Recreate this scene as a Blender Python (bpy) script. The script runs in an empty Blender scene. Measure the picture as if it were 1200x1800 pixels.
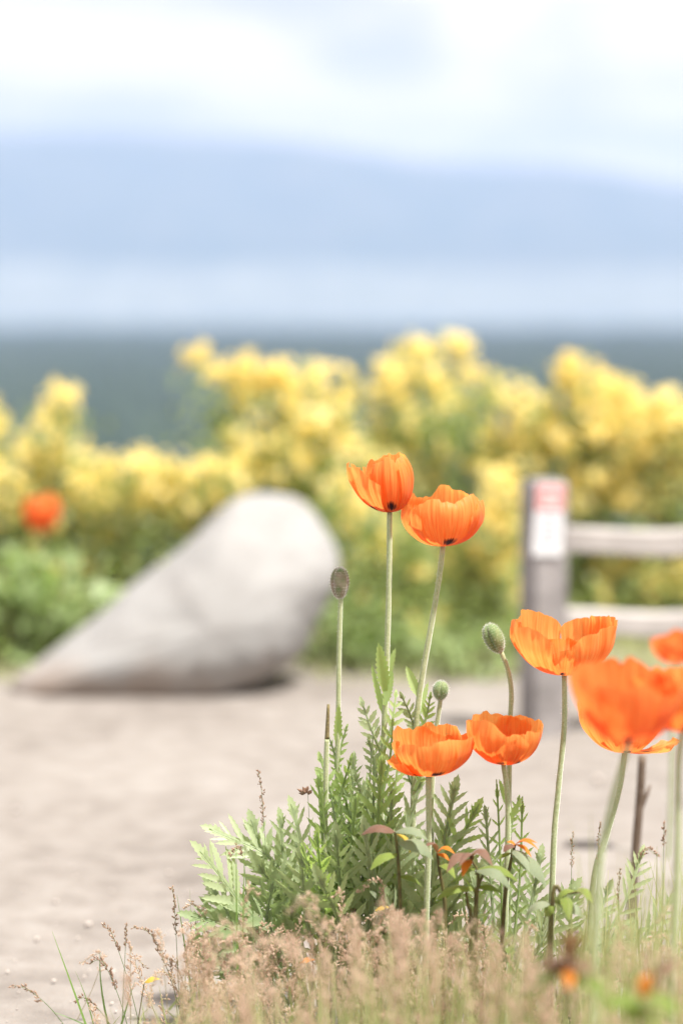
import bpy, math, random
import numpy as np
from mathutils import Vector, Matrix, noise as mnoise

rng = np.random.default_rng(7)
random.seed(7)
scene = bpy.context.scene
col = scene.collection
R_ = math.radians

# ------------------------------------------------------------------ camera
CAM_H, FPX, HORIZON = 0.96, 4250.0, 530.0          # metres, focal length in photo pixels, horizon row
PITCH = math.atan((900.0 - HORIZON) / FPX)
FOCUS = 3.10
cam_d = bpy.data.cameras.new('camera')
cam = bpy.data.objects.new('camera', cam_d); col.objects.link(cam)
cam.location = (0, 0, CAM_H)
cam.rotation_euler = (math.pi / 2 - PITCH, 0, 0)
cam_d.sensor_fit = 'VERTICAL'; cam_d.sensor_height = 36.0; cam_d.lens = 36.0 * FPX / 1800.0
cam_d.clip_start = 0.05; cam_d.clip_end = 60000
cam_d.dof.use_dof = True; cam_d.dof.focus_distance = FOCUS; cam_d.dof.aperture_fstop = 1.65
scene.camera = cam

# ------------------------------------------------------------------ light
SUN_EL, SUN_AZ = R_(66), R_(124)      # azimuth from +Y (away from the camera) towards +X
world = bpy.data.worlds.new('World'); scene.world = world; world.use_nodes = True
wn, wl = world.node_tree.nodes, world.node_tree.links
wn.clear()
out = wn.new('ShaderNodeOutputWorld'); bg = wn.new('ShaderNodeBackground')
sky = wn.new('ShaderNodeTexSky'); sky.sky_type = 'NISHITA'; sky.sun_disc = False
sky.sun_elevation = SUN_EL; sky.sun_rotation = SUN_AZ
sky.air_density = 1.0; sky.dust_density = 1.5; sky.ozone_density = 1.5
tc = wn.new('ShaderNodeTexCoord')
mp = wn.new('ShaderNodeMapping'); mp.inputs['Scale'].default_value = (1.0, 1.0, 3.2); mp.inputs['Location'].default_value = (3.05, 0.4, 0.27)
nz = wn.new('ShaderNodeTexNoise'); nz.inputs['Scale'].default_value = 8.0; nz.inputs['Detail'].default_value = 5.0; nz.inputs['Roughness'].default_value = 0.55
rp = wn.new('ShaderNodeValToRGB'); rp.color_ramp.elements[0].position = 0.42; rp.color_ramp.elements[1].position = 0.56
mixc = wn.new('ShaderNodeMix'); mixc.data_type = 'RGBA'
mixc.inputs['B'].default_value = (6.9, 6.2, 5.3, 1)      # thin bright cloud
veil = wn.new('ShaderNodeMix'); veil.data_type = 'RGBA'; veil.inputs['Factor'].default_value = 0.75
veil.inputs['B'].default_value = (4.7, 4.3, 4.0, 1)       # high even veil over the blue
wl.new(tc.outputs['Generated'], mp.inputs['Vector']); wl.new(mp.outputs['Vector'], nz.inputs['Vector'])
wl.new(nz.outputs['Fac'], rp.inputs['Fac']); wl.new(rp.outputs['Color'], mixc.inputs['Factor'])
wl.new(sky.outputs['Color'], veil.inputs['A']); wl.new(veil.outputs['Result'], mixc.inputs['A'])
wl.new(mixc.outputs['Result'], bg.inputs['Color']); wl.new(bg.outputs['Background'], out.inputs['Surface'])
bg.inputs['Strength'].default_value = 0.05

sun_d = bpy.data.lights.new('sun', 'SUN'); sun_d.energy = 2.55; sun_d.angle = R_(2.5); sun_d.color = (1.0, 0.95, 0.87)
sun = bpy.data.objects.new('sun', sun_d); col.objects.link(sun)
sdir = Vector((math.cos(SUN_EL) * math.sin(SUN_AZ), math.cos(SUN_EL) * math.cos(SUN_AZ), math.sin(SUN_EL)))
sun.rotation_euler = (-sdir).to_track_quat('-Z', 'Y').to_euler(); sun.location = sdir * 30

vs = scene.view_settings
vs.view_transform = 'Standard'; vs.look = 'None'; vs.gamma = 1.0; vs.use_curve_mapping = False
vs.exposure = 2.05
scene.render.engine = 'CYCLES'
cy = scene.cycles
cy.use_denoising = True; cy.max_bounces = 8; cy.transmission_bounces = 6; cy.diffuse_bounces = 4
cy.transparent_max_bounces = 6; cy.volume_bounces = 2
cy.sample_clamp_indirect = 6.0; cy.caustics_reflective = False; cy.caustics_refractive = False

# ------------------------------------------------------------------ helpers
def at(px, py, Y):
    """photo pixel -> point at world distance Y"""
    dx, dy = (px - 600) / FPX, (900 - py) / FPX
    d = Vector((dx, math.cos(PITCH) + dy * math.sin(PITCH), -math.sin(PITCH) + dy * math.cos(PITCH)))
    s = Y / d.y
    return Vector((d.x * s, Y, CAM_H + d.z * s))

def ground_at(px, py):
    dx, dy = (px - 600) / FPX, (900 - py) / FPX
    d = Vector((dx, math.cos(PITCH) + dy * math.sin(PITCH), -math.sin(PITCH) + dy * math.cos(PITCH)))
    s = -CAM_H / d.z
    return Vector((d.x * s, d.y * s, 0))

def pxm(Y): return Y / FPX

class MB:
    def __init__(self): self.v, self.f, self.a, self.n = [], [], {}, 0
    def add(self, verts, faces, **attrs):
        verts = np.asarray(verts, float).reshape(-1, 3)
        self.v.append(verts); n = self.n
        self.f.extend([tuple(i + n for i in f) for f in faces])
        for k, val in attrs.items():
            self.a.setdefault(k, []).append((n, np.broadcast_to(np.asarray(val, float), (len(verts),))))
        self.n += len(verts)
    def build(self, name, mat, parent=None, smooth=True):
        me = bpy.data.meshes.new(name)
        V = np.concatenate(self.v) if self.v else np.zeros((0, 3))
        me.from_pydata(V.tolist(), [], self.f)
        if smooth: me.polygons.foreach_set('use_smooth', [True] * len(me.polygons))
        for k, lst in self.a.items():
            arr = np.zeros(len(V))
            for n, val in lst: arr[n:n + len(val)] = val
            at_ = me.attributes.new(k, 'FLOAT', 'POINT'); at_.data.foreach_set('value', arr)
        me.materials.append(mat); me.update()
        o = bpy.data.objects.new(name, me); col.objects.link(o)
        if parent: o.parent = parent
        return o

def tag(o, label=None, cat=None, group=None, kind=None):
    if label: o['label'] = label
    if cat: o['category'] = cat
    if group: o['group'] = group
    if kind: o['kind'] = kind
    return o

def empty(name, loc, label=None, cat=None, group=None):
    o = bpy.data.objects.new(name, None); col.objects.link(o); o.location = loc; o.empty_display_size = 0.02
    return tag(o, label, cat, group)

def smooth_path(pts, n):
    """Catmull-Rom through points"""
    P = [np.array(p, float) for p in pts]
    P = [2 * P[0] - P[1]] + P + [2 * P[-1] - P[-2]]
    outp = []
    m = len(P) - 3
    for i in range(n + 1):
        x = i / n * m; k = min(int(x), m - 1); t = x - k
        a, b, c, d = P[k:k + 4]
        outp.append(0.5 * (2 * b + (c - a) * t + (2 * a - 5 * b + 4 * c - d) * t * t + (3 * b - a - 3 * c + d) * t ** 3))
    return np.array(outp)

def tube(mb, path, rad, sides=8, cap=True, **attrs):
    path = np.asarray(path, float); n = len(path)
    rad = np.broadcast_to(np.asarray(rad, float), (n,))
    T = np.gradient(path, axis=0); T /= np.linalg.norm(T, axis=1)[:, None] + 1e-12
    ref = np.array([0, 1, 0.0]) if abs(T[0][1]) < .9 else np.array([1.0, 0, 0])
    vs_ = []
    for i in range(n):
        u = np.cross(T[i], ref); u /= np.linalg.norm(u) + 1e-12; w = np.cross(T[i], u)
        for j in range(sides):
            a = 2 * math.pi * j / sides
            vs_.append(path[i] + rad[i] * (math.cos(a) * u + math.sin(a) * w))
    fs = [(i * sides + j, i * sides + (j + 1) % sides, (i + 1) * sides + (j + 1) % sides, (i + 1) * sides + j)
          for i in range(n - 1) for j in range(sides)]
    if cap: fs += [tuple(range(sides))[::-1], tuple((n - 1) * sides + j for j in range(sides))]
    mb.add(vs_, fs, **attrs)

def box(mb, c, s, rot=None, **attrs):
    c = np.array(c); h = np.array(s) / 2
    v = np.array([[x, y, z] for x in (-1, 1) for y in (-1, 1) for z in (-1, 1)]) * h
    if rot is not None: v = v @ np.array(rot).T
    mb.add(v + c, [(0, 1, 3, 2), (4, 6, 7, 5), (0, 4, 5, 1), (2, 3, 7, 6), (0, 2, 6, 4), (1, 5, 7, 3)], **attrs)

# ------------------------------------------------------------------ materials
class NT:
    def __init__(self, name):
        self.m = bpy.data.materials.new(name); self.m.use_nodes = True
        self.n, self.l = self.m.node_tree.nodes, self.m.node_tree.links; self.n.clear()
        self.out = self.n.new('ShaderNodeOutputMaterial')
    def new(self, t, **kw):
        nd = self.n.new(t)
        for k, v in kw.items():
            if hasattr(nd, k) and k not in nd.inputs: setattr(nd, k, v)
            else: nd.inputs[k].default_value = v
        return nd
    def link(self, a, b): self.l.new(a, b)
    def math(self, op, a, b=None, clamp=False):
        nd = self.n.new('ShaderNodeMath'); nd.operation = op; nd.use_clamp = clamp
        for i, x in enumerate((a, b)):
            if x is None: continue
            if isinstance(x, (int, float)): nd.inputs[i].default_value = x
            else: self.l.new(x, nd.inputs[i])
        return nd.outputs[0]
    def mix(self, f, a, b):
        nd = self.n.new('ShaderNodeMix'); nd.data_type = 'RGBA'
        for k, x in (('Factor', f), ('A', a), ('B', b)):
            if isinstance(x, (int, float)): nd.inputs[k].default_value = x
            elif isinstance(x, tuple): nd.inputs[k].default_value = (*x, 1)
            else: self.l.new(x, nd.inputs[k])
        return nd.outputs['Result']
    def attr(self, name): return self.new('ShaderNodeAttribute', attribute_name=name).outputs['Fac']
    def noise(self, scale, detail=3, vec=None, rough=.5):
        nd = self.new('ShaderNodeTexNoise'); nd.inputs['Scale'].default_value = scale
        nd.inputs['Detail'].default_value = detail; nd.inputs['Roughness'].default_value = rough
        if vec is None: vec = self.coord()
        self.l.new(vec, nd.inputs['Vector']); return nd.outputs['Fac']
    def coord(self, kind='Object'): return self.new('ShaderNodeTexCoord').outputs[kind]
    def ramp(self, f, stops):
        nd = self.n.new('ShaderNodeValToRGB'); e = nd.color_ramp.elements
        while len(e) < len(stops): e.new(0.5)
        for el, (p, c) in zip(e, stops): el.position = p; el.color = (*c, 1)
        self.l.new(f, nd.inputs['Fac']); return nd.outputs['Color']
    def bump(self, h, strength=.3, dist=.01):
        nd = self.new('ShaderNodeBump'); nd.inputs['Strength'].default_value = strength; nd.inputs['Distance'].default_value = dist
        self.l.new(h, nd.inputs['Height']); return nd.outputs['Normal']

def opaque(name, c1, c2, scale=20, rough=.8, bump=.3, dist=.01, detail=5, sheen=0):
    t = NT(name); f = t.noise(scale, detail)
    p = t.new('ShaderNodeBsdfPrincipled'); p.inputs['Roughness'].default_value = rough
    p.inputs['Specular IOR Level'].default_value = .25
    if sheen: p.inputs['Sheen Weight'].default_value = sheen; p.inputs['Sheen Roughness'].default_value = .4
    t.link(t.ramp(f, [(.3, c1), (.7, c2)]), p.inputs['Base Color'])
    if bump: t.link(t.bump(t.noise(scale * 4, 4), bump, dist), p.inputs['Normal'])
    t.link(p.outputs[0], t.out.inputs['Surface']); return t.m

def leafy(name, c1, c2, trans=.45, tcol=(1.15, 1.25, .6), sheen=.25, use_attr=False, rough=.42, scale=60, spec=.45):
    """thin plant tissue: diffuse + light coming through + a little gloss"""
    t = NT(name)
    rnd = t.attr('rnd') if use_attr else t.new('ShaderNodeObjectInfo').outputs['Random']
    f = t.math('ADD', t.math('MULTIPLY', rnd, .55), t.math('MULTIPLY', t.noise(scale * 4, 3), .45))
    c = t.mix(f, c1, c2)
    p = t.new('ShaderNodeBsdfPrincipled'); p.inputs['Roughness'].default_value = rough
    p.inputs['Specular IOR Level'].default_value = spec
    p.inputs['Sheen Weight'].default_value = sheen; p.inputs['Sheen Roughness'].default_value = .35
    t.link(c, p.inputs['Base Color'])
    tr = t.new('ShaderNodeBsdfTranslucent')
    mul = t.new('ShaderNodeMix', data_type='RGBA', blend_type='MULTIPLY'); mul.inputs['Factor'].default_value = 1
    t.link(c, mul.inputs['A']); mul.inputs['B'].default_value = (*tcol, 1)
    t.link(mul.outputs['Result'], tr.inputs['Color'])
    mx = t.new('ShaderNodeMixShader'); mx.inputs[0].default_value = trans
    t.link(p.outputs[0], mx.inputs[1]); t.link(tr.outputs[0], mx.inputs[2])
    t.link(mx.outputs[0], t.out.inputs['Surface']); return t.m

def petal_material(name, light, deep):
    """u, t give the place on the petal; pigment veins, dark basal blotch; pale rim and streaks also paint in light shining through"""
    t = NT(name)
    u, v = t.attr('pu'), t.attr('pt')
    cmb = t.new('ShaderNodeCombineXYZ'); t.link(t.math('MULTIPLY', u, 16.0), cmb.inputs[0]); t.link(t.math('MULTIPLY', v, 1.2), cmb.inputs[1])
    t.link(t.new('ShaderNodeObjectInfo').outputs['Random'], cmb.inputs[2])
    vein = t.noise(1.6, 4, cmb.outputs[0])
    f = t.math('ADD', t.math('MULTIPLY', vein, .9), t.math('SUBTRACT', t.math('MULTIPLY', v, .5), .2))  # paler streaks and rim: glow through thin tissue put into the colour
    c = t.ramp(f, [(.25, deep), (.75, light)])
    # blotch: an oval spot above the claw with streaked upper edge
    d = t.math('ADD', t.math('POWER', t.math('MULTIPLY', u, 3.4), 2.0), t.math('POWER', t.math('MULTIPLY', t.math('SUBTRACT', v, .27), 8.5), 2.0))
    d = t.math('ADD', d, t.math('MULTIPLY', t.math('SUBTRACT', vein, .5), 2.4))
    bl = t.new('ShaderNodeMapRange'); bl.inputs['From Min'].default_value = 1.15; bl.inputs['From Max'].default_value = .35
    t.link(d, bl.inputs['Value'])
    c = t.mix(bl.outputs[0], c, (.022, .004, .012))
    p = t.new('ShaderNodeBsdfPrincipled'); p.inputs['Roughness'].default_value = .48; p.inputs['Specular IOR Level'].default_value = .35
    p.inputs['Sheen Weight'].default_value = .08
    t.link(c, p.inputs['Base Color'])
    nrm = t.bump(vein, .35, .004); t.link(nrm, p.inputs['Normal'])
    tr = t.new('ShaderNodeBsdfTranslucent'); t.link(c, tr.inputs['Color']); t.link(nrm, tr.inputs['Normal'])
    mx = t.new('ShaderNodeMixShader'); mx.inputs[0].default_value = .62
    t.link(p.outputs[0], mx.inputs[1]); t.link(tr.outputs[0], mx.inputs[2])
    t.link(mx.outputs[0], t.out.inputs['Surface']); return t.m

M = {}
M['petal'] = petal_material('poppy_petal', (.94, .40, .10), (.87, .15, .018))
M['petal_red'] = petal_material('poppy_petal_deep', (.92, .30, .07), (.86, .11, .02))
M['leaf'] = leafy('poppy_leaf', (.21, .295, .14), (.50, .57, .37), trans=.5, tcol=(1.1, 1.15, .7), sheen=.8)
M['leaf_young'] = leafy('poppy_leaf_young', (.30, .41, .15), (.42, .52, .26), trans=.5, sheen=.7)
M['stem'] = opaque('poppy_stem', (.26, .32, .16), (.42, .46, .28), 400, .6, .4, .0006, sheen=.7)
M['stub'] = opaque('dry_stub', (.12, .10, .05), (.26, .22, .10), 300, .7, .3, .0006, sheen=.2)
M['bud'] = opaque('poppy_bud', (.11, .16, .06), (.27, .20, .17), 90, .7, .5, .001, sheen=.8)
M['bud_green'] = opaque('poppy_bud_green', (.10, .17, .06), (.19, .25, .11), 90, .7, .5, .001, sheen=.8)
M['hair'] = leafy('plant_hair', (.7, .7, .62), (.85, .85, .8), .5, (1, 1, 1), 0)
M['dark'] = opaque('stamens', (.02, .008, .02), (.06, .02, .05), 200, .7, 0)
M['capsule'] = opaque('capsule', (.10, .14, .06), (.2, .22, .12), 200, .6, 0)
M['panicle'] = leafy('seed_heads', (.50, .36, .27), (.80, .69, .57), .45, (1.1, 1.0, .9), .2, True)
M['straw'] = leafy('straw', (.34, .33, .14), (.58, .50, .30), .35, (1.1, 1.1, .8), .1, True)
M['blade'] = leafy('grass_blade', (.22, .30, .10), (.66, .62, .40), .45, (1.1, 1.2, .7), .2, True)
M['blade_obj'] = leafy('grass_blade_single', (.10, .20, .05), (.24, .36, .11), .45, (1.1, 1.2, .6), .2)
M['panicle_obj'] = leafy('seed_head_single', (.27, .16, .11), (.50, .36, .26), .35, (1.1, 1.0, .9), .2)
M['wood'] = opaque('weathered_wood', (.18, .168, .168), (.33, .31, .312), 14, .85, .5, .004)
M['rail'] = opaque('weathered_rail', (.36, .335, .325), (.52, .49, .475), 10, .85, .5, .004)
M['broom_flower'] = leafy('yellow_blossom', (.94, .76, .20), (.96, .90, .54), .5, (1, .95, .7), 0, True)
M['broom_leaf'] = leafy('shrub_leaf', (.20, .26, .08), (.46, .52, .25), .5, (1.1, 1.2, .6), .1, True)
M['broom_stem'] = opaque('shrub_stem', (.09, .10, .04), (.16, .14, .07), 60, .8, .2)
M['herb'] = leafy('herb_leaf', (.20, .29, .11), (.42, .52, .26), .5, (1.1, 1.2, .6), .2, True)
M['pebble'] = opaque('pebble', (.34, .30, .28), (.58, .52, .48), 40, .85, .2)
M['conifer'] = leafy('conifer', (.035, .07, .055), (.08, .12, .09), .15, (1, 1.1, .7), 0, True)
for nm, a, b in (('green', (.13, .20, .04), (.24, .30, .07)), ('bronze', (.15, .07, .05), (.24, .15, .11)), ('orange', (.55, .15, .02), (.65, .24, .03)), ('grey', (.20, .25, .15), (.32, .36, .26)), ('yellow', (.55, .38, .06), (.62, .45, .10))):
    M['sd_' + nm] = leafy('seedling_' + nm, a, b, .4, (1.15, 1.15, .6), .3, rough=.62, scale=90, spec=.2)
M['sd_stem'] = opaque('seedling_stem', (.07, .055, .025), (.13, .12, .04), 120, .6, .2, .001)
M['brown_stalk'] = opaque('dead_stalk', (.10, .07, .05), (.17, .13, .10), 60, .8, .3, .002)

# ------------------------------------------------------------------ setting: ground, forest, lake, hills
def terrain_z(x, y):
    """flat path top, a brow behind the shrubs, a long drop to the plain"""
    if y < 7.2: return 0.0
    if y < 11: return -0.09 * (y - 7.2) ** 2 * .5
    return max(-60.0, -0.65 - (y - 11) * .42)

def sand_material():
    t = NT('sandy_path')
    co = t.coord()
    big = t.noise(1.4, 4, co); fine = t.noise(150, 3, co); mid = t.noise(14, 4, co)
    sand = t.ramp(t.math('ADD', t.math('MULTIPLY', big, .45), t.math('MULTIPLY', mid, .55)), [(.32, (.15, .133, .121)), (.5, (.218, .198, .183)), (.64, (.262, .243, .228))])
    sand = t.mix(t.math('MULTIPLY', t.math('GREATER_THAN', fine, .62), .35), sand, (.25, .20, .17))
    # beyond the brow: scrub, then woodland floor
    sp = t.new('ShaderNodeSeparateXYZ'); t.link(co, sp.inputs[0])
    mr = t.new('ShaderNodeMapRange'); mr.inputs['From Min'].default_value = 6.7; mr.inputs['From Max'].default_value = 7.6
    t.link(t.math('ADD', sp.outputs[1], t.math('MULTIPLY', t.math('SUBTRACT', mid, .5), 1.6)), mr.inputs['Value'])
    c = t.mix(mr.outputs[0], sand, t.ramp(big, [(.3, (.035, .06, .022)), (.7, (.07, .10, .04))]))
    p = t.new('ShaderNodeBsdfPrincipled'); p.inputs['Roughness'].default_value = .92; p.inputs['Specular IOR Level'].default_value = .15
    t.link(c, p.inputs['Base Color'])
    h = t.math('ADD', t.math('MULTIPLY', fine, .4), mid)
    t.link(t.bump(h, .55, .012), p.inputs['Normal']); t.link(p.outputs[0], t.out.inputs['Surface']); return t.m

ys = list(np.arange(-3, 12, .125)) + list(np.geomspace(12, 160, 40)) + list(np.geomspace(170, 30000, 24))
mb = MB(); NX = 61; V = []; F = []
for j, y in enumerate(ys):
    half = 9 + max(0, y) * .62
    for i in range(NX):
        x = (i / (NX - 1) * 2 - 1); x = half * (abs(x) ** 1.6) * (1 if x > 0 else -1)
        z = terrain_z(x, y)
        if y < 12: z += .012 * mnoise.noise(Vector((x * 1.3, y * 1.3, 0))) + .007 * mnoise.noise(Vector((x * 2.6, y * 3.6, 6))) + .006 * mnoise.noise(Vector((x * 5, y * 5, 3)))
        V.append((x, y, z))
for j in range(len(ys) - 1):
    for i in range(NX - 1): F.append((j * NX + i, j * NX + i + 1, (j + 1) * NX + i + 1, (j + 1) * NX + i))
mb.add(V, F); tag(mb.build('ground', sand_material()), kind='structure')

# pebbles and grit on the path
mb = MB()
ico_v = np.array([(0, 0, 1), (.894, 0, .447), (.276, .851, .447), (-.724, .526, .447), (-.724, -.526, .447), (.276, -.851, .447), (.724, .526, -.447), (-.276, .851, -.447), (-.894, 0, -.447), (-.276, -.851, -.447), (.724, -.526, -.447), (0, 0, -1)])
ico_f = [(0, 1, 2), (0, 2, 3), (0, 3, 4), (0, 4, 5), (0, 5, 1), (1, 6, 2), (2, 7, 3), (3, 8, 4), (4, 9, 5), (5, 10, 1), (6, 7, 2), (7, 8, 3), (8, 9, 4), (9, 10, 5), (10, 6, 1), (11, 7, 6), (11, 8, 7), (11, 9, 8), (11, 10, 9), (11, 6, 10)]
for k in range(2600):
    y = rng.uniform(2.6, 6.6); x = rng.uniform(-.32, .32) * y * 1.1
    s = .0015 * math.exp(rng.normal(0, .45))
    sc = s * np.array([rng.uniform(.8, 1.6), rng.uniform(.8, 1.6), rng.uniform(.4, .8)])
    mb.add(ico_v * sc * rng.uniform(.8, 1.2, (12, 1)) + (x, y, .002 + s * .1), ico_f)
tag(mb.build('gravel', M['pebble']), 'fine pale grit strewn over the sandy path', 'gravel', kind='stuff')

# forest on the plain
mb = MB()
K = 7
for k in range(11000):
    d = math.sqrt(rng.uniform(620 ** 2, 4300 ** 2)); x = rng.uniform(-.27, .27) * d
    if mnoise.noise(Vector((x * .004, d * .0025, 5))) < -.33: continue
    h = rng.uniform(12, 24); r = h * rng.uniform(.2, .3); v, f = [], []
    for tier in range(2):
        z0, z1, rr = (h * .1, h * .72, r) if tier == 0 else (h * .5, h, r * .66)
        b = len(v); off = rng.uniform(0, 1)
        for j in range(K):
            a = 2 * math.pi * (j + off) / K; q = rr * rng.uniform(.75, 1.2); v.append((q * math.cos(a), q * math.sin(a), z0 + rng.uniform(-.04, .04) * h))
        v.append((0, 0, z1)); f += [(b + j, b + (j + 1) % K, b + K) for j in range(K)]
    mb.add(np.array(v) + (x, d, -60), f, rnd=rng.uniform())
tag(mb.build('forest', M['conifer'], smooth=False), 'dark blue green conifer forest on the plain far below', 'forest', kind='stuff')

# lake between the forest and the hills
t = NT('lake_water'); p = t.new('ShaderNodeBsdfPrincipled'); p.inputs['Base Color'].default_value = (.10, .16, .20, 1); p.inputs['Roughness'].default_value = .22
t.link(t.bump(t.noise(.05, 3), .25, 2.0), p.inputs['Normal']); t.link(p.outputs[0], t.out.inputs['Surface'])
mb = MB(); NL = 60
V = []
for i in range(NL + 1):
    x = -5200 + 10400 * i / NL
    V += [(x, 4350 + 180 * mnoise.noise(Vector((x * .0012, 0, 0))), -59.5), (x, 8900, -59.5)]
mb.add(V, [(2 * i, 2 * i + 2, 2 * i + 3, 2 * i + 1) for i in range(NL)])
tag(mb.build('lake', t.m), kind='structure')

# hills
def ridge(name, dist, depth, prof, rough, mat, seed, halfw):
    """prof: photo-pixel skyline of this range; the height of each column comes from its distance"""
    xs = [p[0] for p in prof]; yy = [p[1] for p in prof]
    nx, ny = 170, 44; V = []; F = []
    for j in range(ny):
        s = j / (ny - 1)                         # 0 foot towards the camera, 1 far foot
        for i in range(nx):
            x = (i / (nx - 1) * 2 - 1) * halfw
            px = 600 + x / dist * FPX
            crest = (HORIZON - np.interp(px, xs, yy)) / FPX * dist + CAM_H
            y = dist + (s - .62) * depth
            e = s / .62 if s < .62 else (1 - s) / .38
            n = mnoise.fractal(Vector((x * .0011 + seed, y * .0011, seed)), 1.0, 2.0, 5)
            z = -62 + (crest + 62) * (e ** 1.15) + n * rough * min(1, e * 2.2) * (.35 if e > .9 else 1)
            V.append((x, y, z))
    for j in range(ny - 1):
        for i in range(nx - 1): F.append((j * nx + i, j * nx + i + 1, (j + 1) * nx + i + 1, (j + 1) * nx + i))
    m_ = MB(); m_.add(V, F); return tag(m_.build(name, mat), kind='structure')
hill_m = opaque('hill_cover', (.035, .065, .035), (.085, .10, .06), .004, .95, .4, 8)
hazy_foot_m = opaque('hazy_foothill_cover', (.12, .14, .10), (.22, .23, .17), .006, .95, .4, 8)  # paler than the hills: low valley mist painted into the base colour
ridge('hills', 10500, 3000, [(-4000, 300), (-1200, 260), (0, 228), (250, 224), (400, 238), (560, 250), (700, 275), (830, 291), (960, 289), (1050, 300), (1150, 321), (1300, 335), (2200, 300), (5000, 330)], 55, hill_m, 2.3, 5600)
ridge('foothills', 8900, 1500, [(-4000, 470), (-600, 440), (0, 455), (300, 468), (600, 462), (900, 478), (1200, 470), (2000, 450), (5000, 480)], 25, hazy_foot_m, 8.1, 5000)

# the air between: one even box of haze around the camera and everything in it
mb = MB(); box(mb, (0, 6300, 370), (13000, 13200, 870))
hz = mb.build('haze', bpy.data.materials.new('haze_air'), smooth=False)
hm = hz.data.materials[0]; hm.use_nodes = True; hm.node_tree.nodes.clear()
ho = hm.node_tree.nodes.new('ShaderNodeOutputMaterial'); hv = hm.node_tree.nodes.new('ShaderNodeVolumePrincipled')
hv.inputs['Color'].default_value = (.46, .575, .88, 1); hv.inputs['Density'].default_value = 1.1e-4; hv.inputs['Anisotropy'].default_value = 0
hm.node_tree.links.new(hv.outputs[0], ho.inputs['Volume'])
tag(hz, 'pale blue haze lying over the valley and hills', 'haze', kind='stuff')

# ------------------------------------------------------------------ boulder
def build_rock():
    Y = 5.95; k = pxm(Y); O = ground_at(300, 1228)
    prof = [(20, 1238), (24, 1205), (62, 1172), (142, 1098), (246, 1004), (340, 920), (392, 868), (440, 850), (495, 857), (545, 888), (580, 940), (588, 1000), (566, 1060), (540, 1118), (510, 1165), (430, 1212), (330, 1245), (180, 1250), (90, 1250)]
    P = np.array([[(x - 300 - 14 * (x < 120)) * k, (1228 - y) * k * .925] for x, y in prof])
    n = 120; path = smooth_path(np.c_[P, np.zeros(len(P))].tolist() + [[*P[0], 0]], n)[:-1, :2]
    c = np.array([path[:, 0].mean() + .04, path[:, 1].mean() - .02])
    D = .23; nd = 34; V = []; F = []
    for j in range(nd + 1):
        s = -1 + 2 * j / nd
        sc = max(0.0, 1 - abs(s) ** 2.3) ** (1 / 2.0)
        for i in range(n):
            q = c + (path[i] - c) * sc
            yv = s * D * (1.0 - .25 * max(0, (q[1] / .5)) * (s < 0))
            # leaning front face: upper part set back
            yv += .10 * (q[1] / .45)
            p = Vector((q[0], yv, q[1]))
            nn = mnoise.fractal(p * 5.5 + Vector((3, 1, 7)), 1.0, 2.0, 4) * .016 + mnoise.fractal(p * 22, 1.0, 2.0, 3) * .005
            rad = Vector((q[0] - c[0], yv, q[1] - c[1])); rad = rad.normalized() if rad.length > 1e-6 else Vector((0, -1, 0))
            p += rad * nn
            V.append(p)
    for j in range(nd):
        for i in range(n): F.append((j * n + i, j * n + (i + 1) % n, (j + 1) * n + (i + 1) % n, (j + 1) * n + i))
    t = NT('granite')
    co = t.coord()
    a, b, sp = t.noise(9, 5, co), t.noise(3.5, 3, co), t.noise(130, 3, co)
    cc = t.ramp(t.math('ADD', t.math('MULTIPLY', a, .5), t.math('MULTIPLY', b, .5)), [(.3, (.215, .206, .202)), (.47, (.28, .276, .275)), (.64, (.305, .303, .304))])
    cc = t.mix(t.math('MULTIPLY', t.math('GREATER_THAN', sp, .6), .35), cc, (.22, .20, .19))
    # soil stain along the foot
    sx = t.new('ShaderNodeSeparateXYZ'); t.link(co, sx.inputs[0])
    mr = t.new('ShaderNodeMapRange'); mr.inputs['From Min'].default_value = .13; mr.inputs['From Max'].default_value = .0
    t.link(t.math('ADD', sx.outputs[2], t.math('MULTIPLY', t.math('SUBTRACT', a, .5), .22)), mr.inputs['Value'])
    cc = t.mix(t.math('MULTIPLY', mr.outputs[0], .6), cc, (.27, .19, .14))
    p = t.new('ShaderNodeBsdfPrincipled'); p.inputs['Roughness'].default_value = .85; t.link(cc, p.inputs['Base Color'])
    t.link(t.bump(sp, .4, .004), p.inputs['Normal']); t.link(p.outputs[0], t.out.inputs['Surface'])
    m_ = MB(); m_.add(V, F); o = m_.build('boulder', t.m); o.location = (O.x, Y, -.012)
    tag(o, 'large pale grey granite boulder leaning on the sandy path before the yellow shrubs', 'boulder')
build_rock()

# ------------------------------------------------------------------ fence
def post(mbx, c, w, h, rot):
    """square post with chamfered top, a touch uneven"""
    Rz = np.array(Matrix.Rotation(rot, 3, 'Z')); V = []; F = []
    lev = [(-.15, 1), (0, 1), (h * .3, 1.01), (h * .6, .985), (h - .012, 1), (h, .86)]
    for z, s in lev:
        for sx, sy in ((-1, -1), (-.86, -1), (.86, -1), (1, -1), (1, -.86), (1, 1), (-1, 1), (-1, -.86)):
            q = np.array([sx * w / 2 * s * rng.uniform(.985, 1.015), sy * w / 2 * s * rng.uniform(.985, 1.015), z]); V.append(Rz @ q + c)
    n = 8
    for j in range(len(lev) - 1):
        for i in range(n): F.append((j * n + i, j * n + (i + 1) % n, (j + 1) * n + (i + 1) % n, (j + 1) * n + i))
    F.append(tuple((len(lev) - 1) * n + i for i in range(n))); mbx.add(V, F)

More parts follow.
